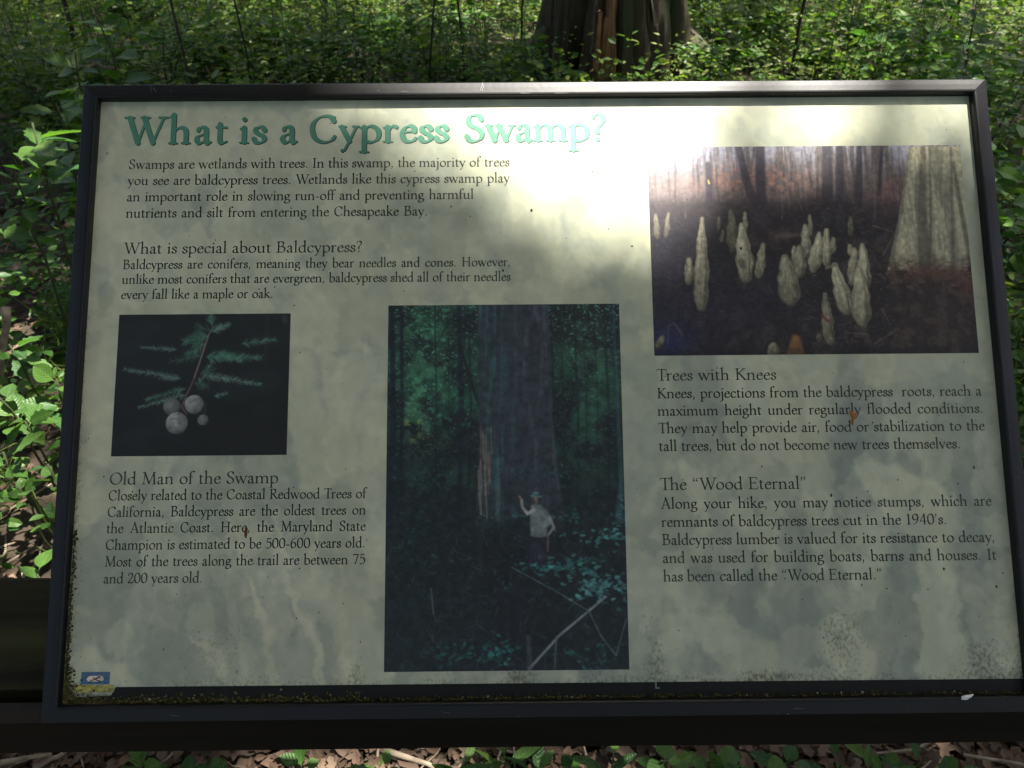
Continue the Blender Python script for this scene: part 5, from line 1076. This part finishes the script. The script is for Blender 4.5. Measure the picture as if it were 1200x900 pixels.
for a in [(226, 4.4, 60, .008, -.10, 'leaning dark sapling stem above the title word What'), (291, 4.6, 90, .006, .0, 'thin upright sapling above the first letter of Cypress'), (545, 4.9, 75, .007, -.03, 'thin sapling above the title word Swamp'),
          (645, 4.5, 92, .014, .005, 'thickest dark sapling, just left of the big trunk'), (498, 4.8, 70, .006, .12, 'slanting sapling above the gap before Swamp'), (693, 4.6, 80, .004, .03, 'slender twig-like sapling in front of the big trunk'), (610, 5.6, 50, .007, .03, 'pale far sapling left of the thickest sapling'),
          (925, 5.0, 85, .012, .02, 'short dark sapling above the knees photo'), (1080, 5.4, 85, .008, .2, 'dark leaning sapling near the top right of the frame'), (880, 5.6, 70, .006, .25, 'leaning sapling just right of the big trunk'), (78, 5.4, 40, .016, .1, 'brown sapling stem in the top left corner')]:
    sapling(*a)

# ------------------------------------------------------------------ forest trees and the canopy overhead
LIT = np.array([(-560, 470), (-250, 345), (-225, 290), (-125, 205), (-30, 165), (30, 118), (115, 124), (250, 168), (600, 104), (700, 470)], float)   # sunlit patch on the sheet, mm
def inside(poly, x, y):
    r_ = np.zeros(x.shape, bool)
    for i in range(len(poly)):
        a, b = poly[i], poly[(i + 1) % len(poly)]; r_ ^= ((a[1] > y) != (b[1] > y)) & (x < (b[0] - a[0]) * (y - a[1]) / (b[1] - a[1] + 1e-12) + a[0])
    return r_
nS = np.array((0, -math.sin(R(45)), math.cos(R(45)))); vS = np.array((0, math.cos(R(45)), math.sin(R(45)))); SD = np.array(SUN_DIR); SC = np.array(SIGN_C)
def to_sheet(P):
    """where the shadow of each point falls on the sign plane, mm"""
    t = ((P - SC) @ nS) / (SD @ nS); Q = P - t[:, None] * SD - SC; return Q[:, 0] * 1000, (Q @ vS) * 1000
def to_ground(P): t = P[:, 2] / SD[2]; return P[:, 0] - t * SD[0], P[:, 1] - t * SD[1]

def clear_gap(pts):
    Q = [Vector(a).lerp(Vector(b), t) for a, b in zip(pts[:-1], pts[1:]) for t in (0, .2, .4, .6, .8, 1)]; u, v = to_sheet(np.array([list(q) for q in Q])); return not ((np.abs(u) < 620) & (np.abs(v) < 560)).any()
def forest_tree(name, x, y, h, r, crown_r, crown_z, nleaf, label, group=None, size=.15):
    t_ = empty(name, (x, y, 0)); tag(t_, label, 'tree', group); m_ = MB(); k = 8; ph_ = random.random() * 6
    pts = [Vector((.15 * noise1(i + ph_, .7), .15 * noise1(i + ph_ + 3, .6), -.1 + (h + .1) * i / k)) for i in range(k + 1)]; pts[0].x = pts[0].y = 0
    m_.tube(pts, [r * (1.35 if i == 0 else 1 - .75 * i / k) for i in range(k + 1)], 12); m_.build('trunk', M['bark'], t_, True)
    lm = MB()
    for q in range(9):
        a = q * 2.4; z = crown_z - crown_r * .35 + q * .25; L_ = crown_r * random.uniform(.6, .95); lp = [(0, 0, z - .6), (math.cos(a) * L_ * .5, math.sin(a) * L_ * .5, z), (math.cos(a) * L_, math.sin(a) * L_, z + .5)]
        if not clear_gap([Vector(q_) + Vector((x, y, 0)) for q_ in lp]): continue
        lm.tube(lp, (r * .3, r * .16, .012), 6)
    lm.build('limb', M['bark'], t_, True)
    nc = 70; c = rng.normal(0, 1, (nc, 3)); c = unit(c) * rng.random((nc, 1)) ** .4 * np.array([[crown_r, crown_r, crown_r * .42]]); c[:, 2] += crown_z
    idx = rng.integers(0, nc, nleaf); P = c[idx] + rng.normal(0, .34, (nleaf, 3)) * np.array([[1, 1, .5]])
    W = P + np.array([x, y, 0]); u, v = to_sheet(W); keep = ~((u > -720) & (u < 740) & (v > -600) & (v < 640))     # the sign's own light is decided by the bough above it
    P = P[keep]; n = len(P); D = rdir(n, -.1, .6); N = np.stack([rng.normal(0, .5, n), rng.normal(0, .5, n), np.ones(n)], 1)
    leaves('crown', P, D, N, size * (.6 + .8 * rng.random(n)), M['canopy'], T_CARD, 1, t_)['kind'] = 'stuff'
    return t_
random.seed(31)
gT = 'forest trees round the clearing'
TR = [(-2.6, 1.2, 11, .16, 2.8, 7.6, 11000), (3.4, .4, 12, .18, 2.6, 8.2, 7000), (-4.5, 5.5, 12, .2, 3.0, 8.0, 3600), (3.6, 8.6, 12, .17, 2.6, 8.5, 3000), (-1.2, 8.4, 12, .15, 2.6, 8.2, 2200), (.6, -3.4, 12, .2, 3.2, 7.5, 11000), (-4.2, -2.8, 12, .2, 3, 8, 9000), (5.2, -2.6, 12, .2, 3, 8, 7500), (6.8, 4.2, 13, .2, 2.6, 8.6, 5000), (-7, 1, 13, .2, 3, 8, 6000)]
TR += [(-1.6, -5.2, 11, .18, 2.8, 6.2, 8000), (2.4, -5.6, 11, .18, 2.8, 6.4, 8000), (-2.4, -1.6, 11, .15, 2.2, 6.8, 5000)]
TR += [(13 * math.sin(k * .449), 4 + 13 * math.cos(k * .449), 9, .15, 3.4, 4.6, 5200) for k in range(14)]
for k, a in enumerate(TR): forest_tree('forest_tree', *a, 'tall slender forest tree with a high leafy crown shading the trail', gT)
# crown of the cypress
nl = 5200; c = rng.normal(0, 1, (60, 3)); c = unit(c) * rng.random((60, 1)) ** .4 * np.array([[2.8, 2.8, 1.3]]) + np.array([[0, 0, 10.0]])
P = c[rng.integers(0, 60, nl)] + rng.normal(0, .3, (nl, 3)); W = P + np.array(tr0); u, v = to_sheet(W); P = P[~((np.abs(u) < 720) & (np.abs(v) < 620))]; n = len(P)
leaves('crown', P, rdir(n, -.1, .6), np.stack([rng.normal(0, .5, n), rng.normal(0, .5, n), np.ones(n)], 1), .13 * (.6 + .8 * rng.random(n)), M['canopy'], T_CARD, 1, cyp)['kind'] = 'stuff'

# boughs of an added, unseen tree: gaps shaped along the sun dapple the plants
nd = 52000; gx_ = rng.uniform(-4.6, 4.8, nd); gy_ = rng.uniform(.3, 9.2, nd); zz = rng.uniform(5.4, 6.8, nd)
def dapple(x, y):
    v = np.zeros(len(x)); r = np.random.default_rng(42)
    for q in range(26):
        a = r.random() * 6.28; f = (2.4 if q < 8 else 7 if q < 17 else 15) * (0.7 + .6 * r.random()); v += np.sin((x * math.cos(a) + y * math.sin(a)) * f + r.random() * 6.28)
    v /= 3.6
    b = -.85 + .5 * sstep(4.0, 5.0, y) + .55 * sstep(.2, 1.6, x) * sstep(3.0, 4.2, y) + .75 * np.exp(-((x + .9) / .5) ** 2 - ((y - 4.6) / 1.0) ** 2)
    b += 1.1 * sstep(5.4, 6.4, y) - .5 * np.exp(-((x + .1) / .5) ** 2 - ((y - 4.9) / .6) ** 2) + 1.2 * np.exp(-((x - .45) / .22) ** 2 - ((y - 4.8) / .35) ** 2) + 1.8 * np.exp(-((x + 1.15) / .32) ** 2 - ((y - 1.8) / .4) ** 2) + 1.7 * np.exp(-((x + 1.55) / .28) ** 2 - ((y - 2.3) / .3) ** 2) - 2.4 * np.exp(-((x + 1.9) / .8) ** 2 - ((y - 3.15) / .6) ** 2) + 1.3 * np.exp(-((x + .85) / .3) ** 2 - ((y - 1.3) / .45) ** 2)
    b += 1.1 * np.exp(-((x + .45) / .3) ** 4 - ((y - .8) / .25) ** 4) + .9 * np.exp(-((x - .35) / .35) ** 2 - ((y - .8) / .25) ** 2)
    return v + b * 1.2
keep = dapple(gx_, gy_) < 0.1
P = np.stack([gx_, gy_, 0 * gx_], 1) + (zz / SD[2])[:, None] * SD; u, v = to_sheet(P); keep &= ~((np.abs(u) < 640) & (np.abs(v) < 520)); P = P[keep]; n = len(P)
dt0 = np.array([4.2, 1.6, 0]); dt_ = empty('forest_tree', dt0); tag(dt_, 'unseen tree added right of the trail, its boughs shaped to dapple the undergrowth with light', 'tree', None)
m_ = MB(); m_.tube([(0, 0, -.1), (.05, .05, 2), (-.1, .1, 4), (-.5, .5, 5.6), (-1.4, 1.2, 6.2)], (.17, .14, .12, .09, .05), 12); m_.build('trunk', M['bark'], dt_, True)
lm = MB(); rb_ = random.Random(8)
for q in range(34):
    e_ = Vector(P[rb_.randrange(n)] - dt0); s0 = Vector((-.3, .3, 5.0)); md = s0.lerp(e_, .5) + Vector((0, 0, .25))
    if not clear_gap([s0 + Vector(dt0), md + Vector(dt0), e_ + Vector(dt0)]): continue
    lm.tube([s0, md, e_], (.03, .018, .005), 5)
lm.build('limb', M['bark'], dt_, True)
leaves('crown', P - dt0, rdir(n, 0, .4), np.stack([rng.normal(0, .3, n), rng.normal(0, .3, n), np.ones(n)], 1), .09 * (.7 + .5 * rng.random(n)), M['canopy'], T_CARD, 1.5, dt_)['kind'] = 'stuff'

# bough added out of view, its leaves laid along the sun to shade the sign
bz0, bz1 = 8.2, 9.8; nb = 26000
bx = rng.uniform(-900, 900, nb); by = rng.uniform(-640, 640, nb)
tz = (rng.uniform(bz0, bz1, nb) - SC[2]) / SD[2]
P = SC + np.stack([bx / 1000, 0 * bx, 0 * bx], 1) + (by / 1000)[:, None] * vS + tz[:, None] * SD
jit = 26 * rng.normal(0, 1, (2, nb)); inl = inside(LIT, bx, by) | inside(LIT, bx + jit[0], by + jit[1])
thin = rng.random(nb) < 0.0 ; right = inl & (bx > 190) & (rng.random(nb) < .016 + .05 * np.clip((bx - 190) / 250, 0, 1))
keep = (~inl) | right
P = P[keep]; n = len(P)
low = empty('added_shade_tree', (1.9, -.9, 0)); tag(low, 'unseen leaning tree added beside the trail, its leafy bough shaped to shade most of the sign', 'tree')
m_ = MB(); cen = P[P[:, 1] < np.median(P[:, 1])].mean(0) - np.array([1.9, -.9, 0]); cv_ = Vector(cen)
m_.tube([(0, 0, -.1), (.05, .02, 1.4), (0.02, .12, 5.0), (cv_.x * .3, cv_.y * .4, 7.4), (cv_.x * .55, cv_.y * .65, 8.4)], (.13, .11, .08, .055, .035), 10); m_.build('trunk', M['bark'], low, True)
lm = MB(); rb_ = random.Random(3)
for q in range(26):
    j = rb_.randrange(n)
    while by[keep][j] > 20: j = rb_.randrange(n)
    e_ = Vector(P[j] - np.array([1.9, -.9, 0])); s0 = Vector((cv_.x * .55, cv_.y * .65, 8.4)); mid = s0.lerp(e_, .5) + Vector((0, 0, .12)); lm.tube([s0, mid, e_], (.016, .009, .003), 5)
lm.build('limb', M['bark'], low, True)
leaves('crown', P - np.array([1.9, -.9, 0]), rdir(n, 0, .4), np.stack([rng.normal(0, .3, n), rng.normal(0, .3, n), np.ones(n)], 1), .06 * (.7 + .5 * rng.random(n)), M['canopy'], T_SMALL, 1.6, low)['kind'] = 'stuff'
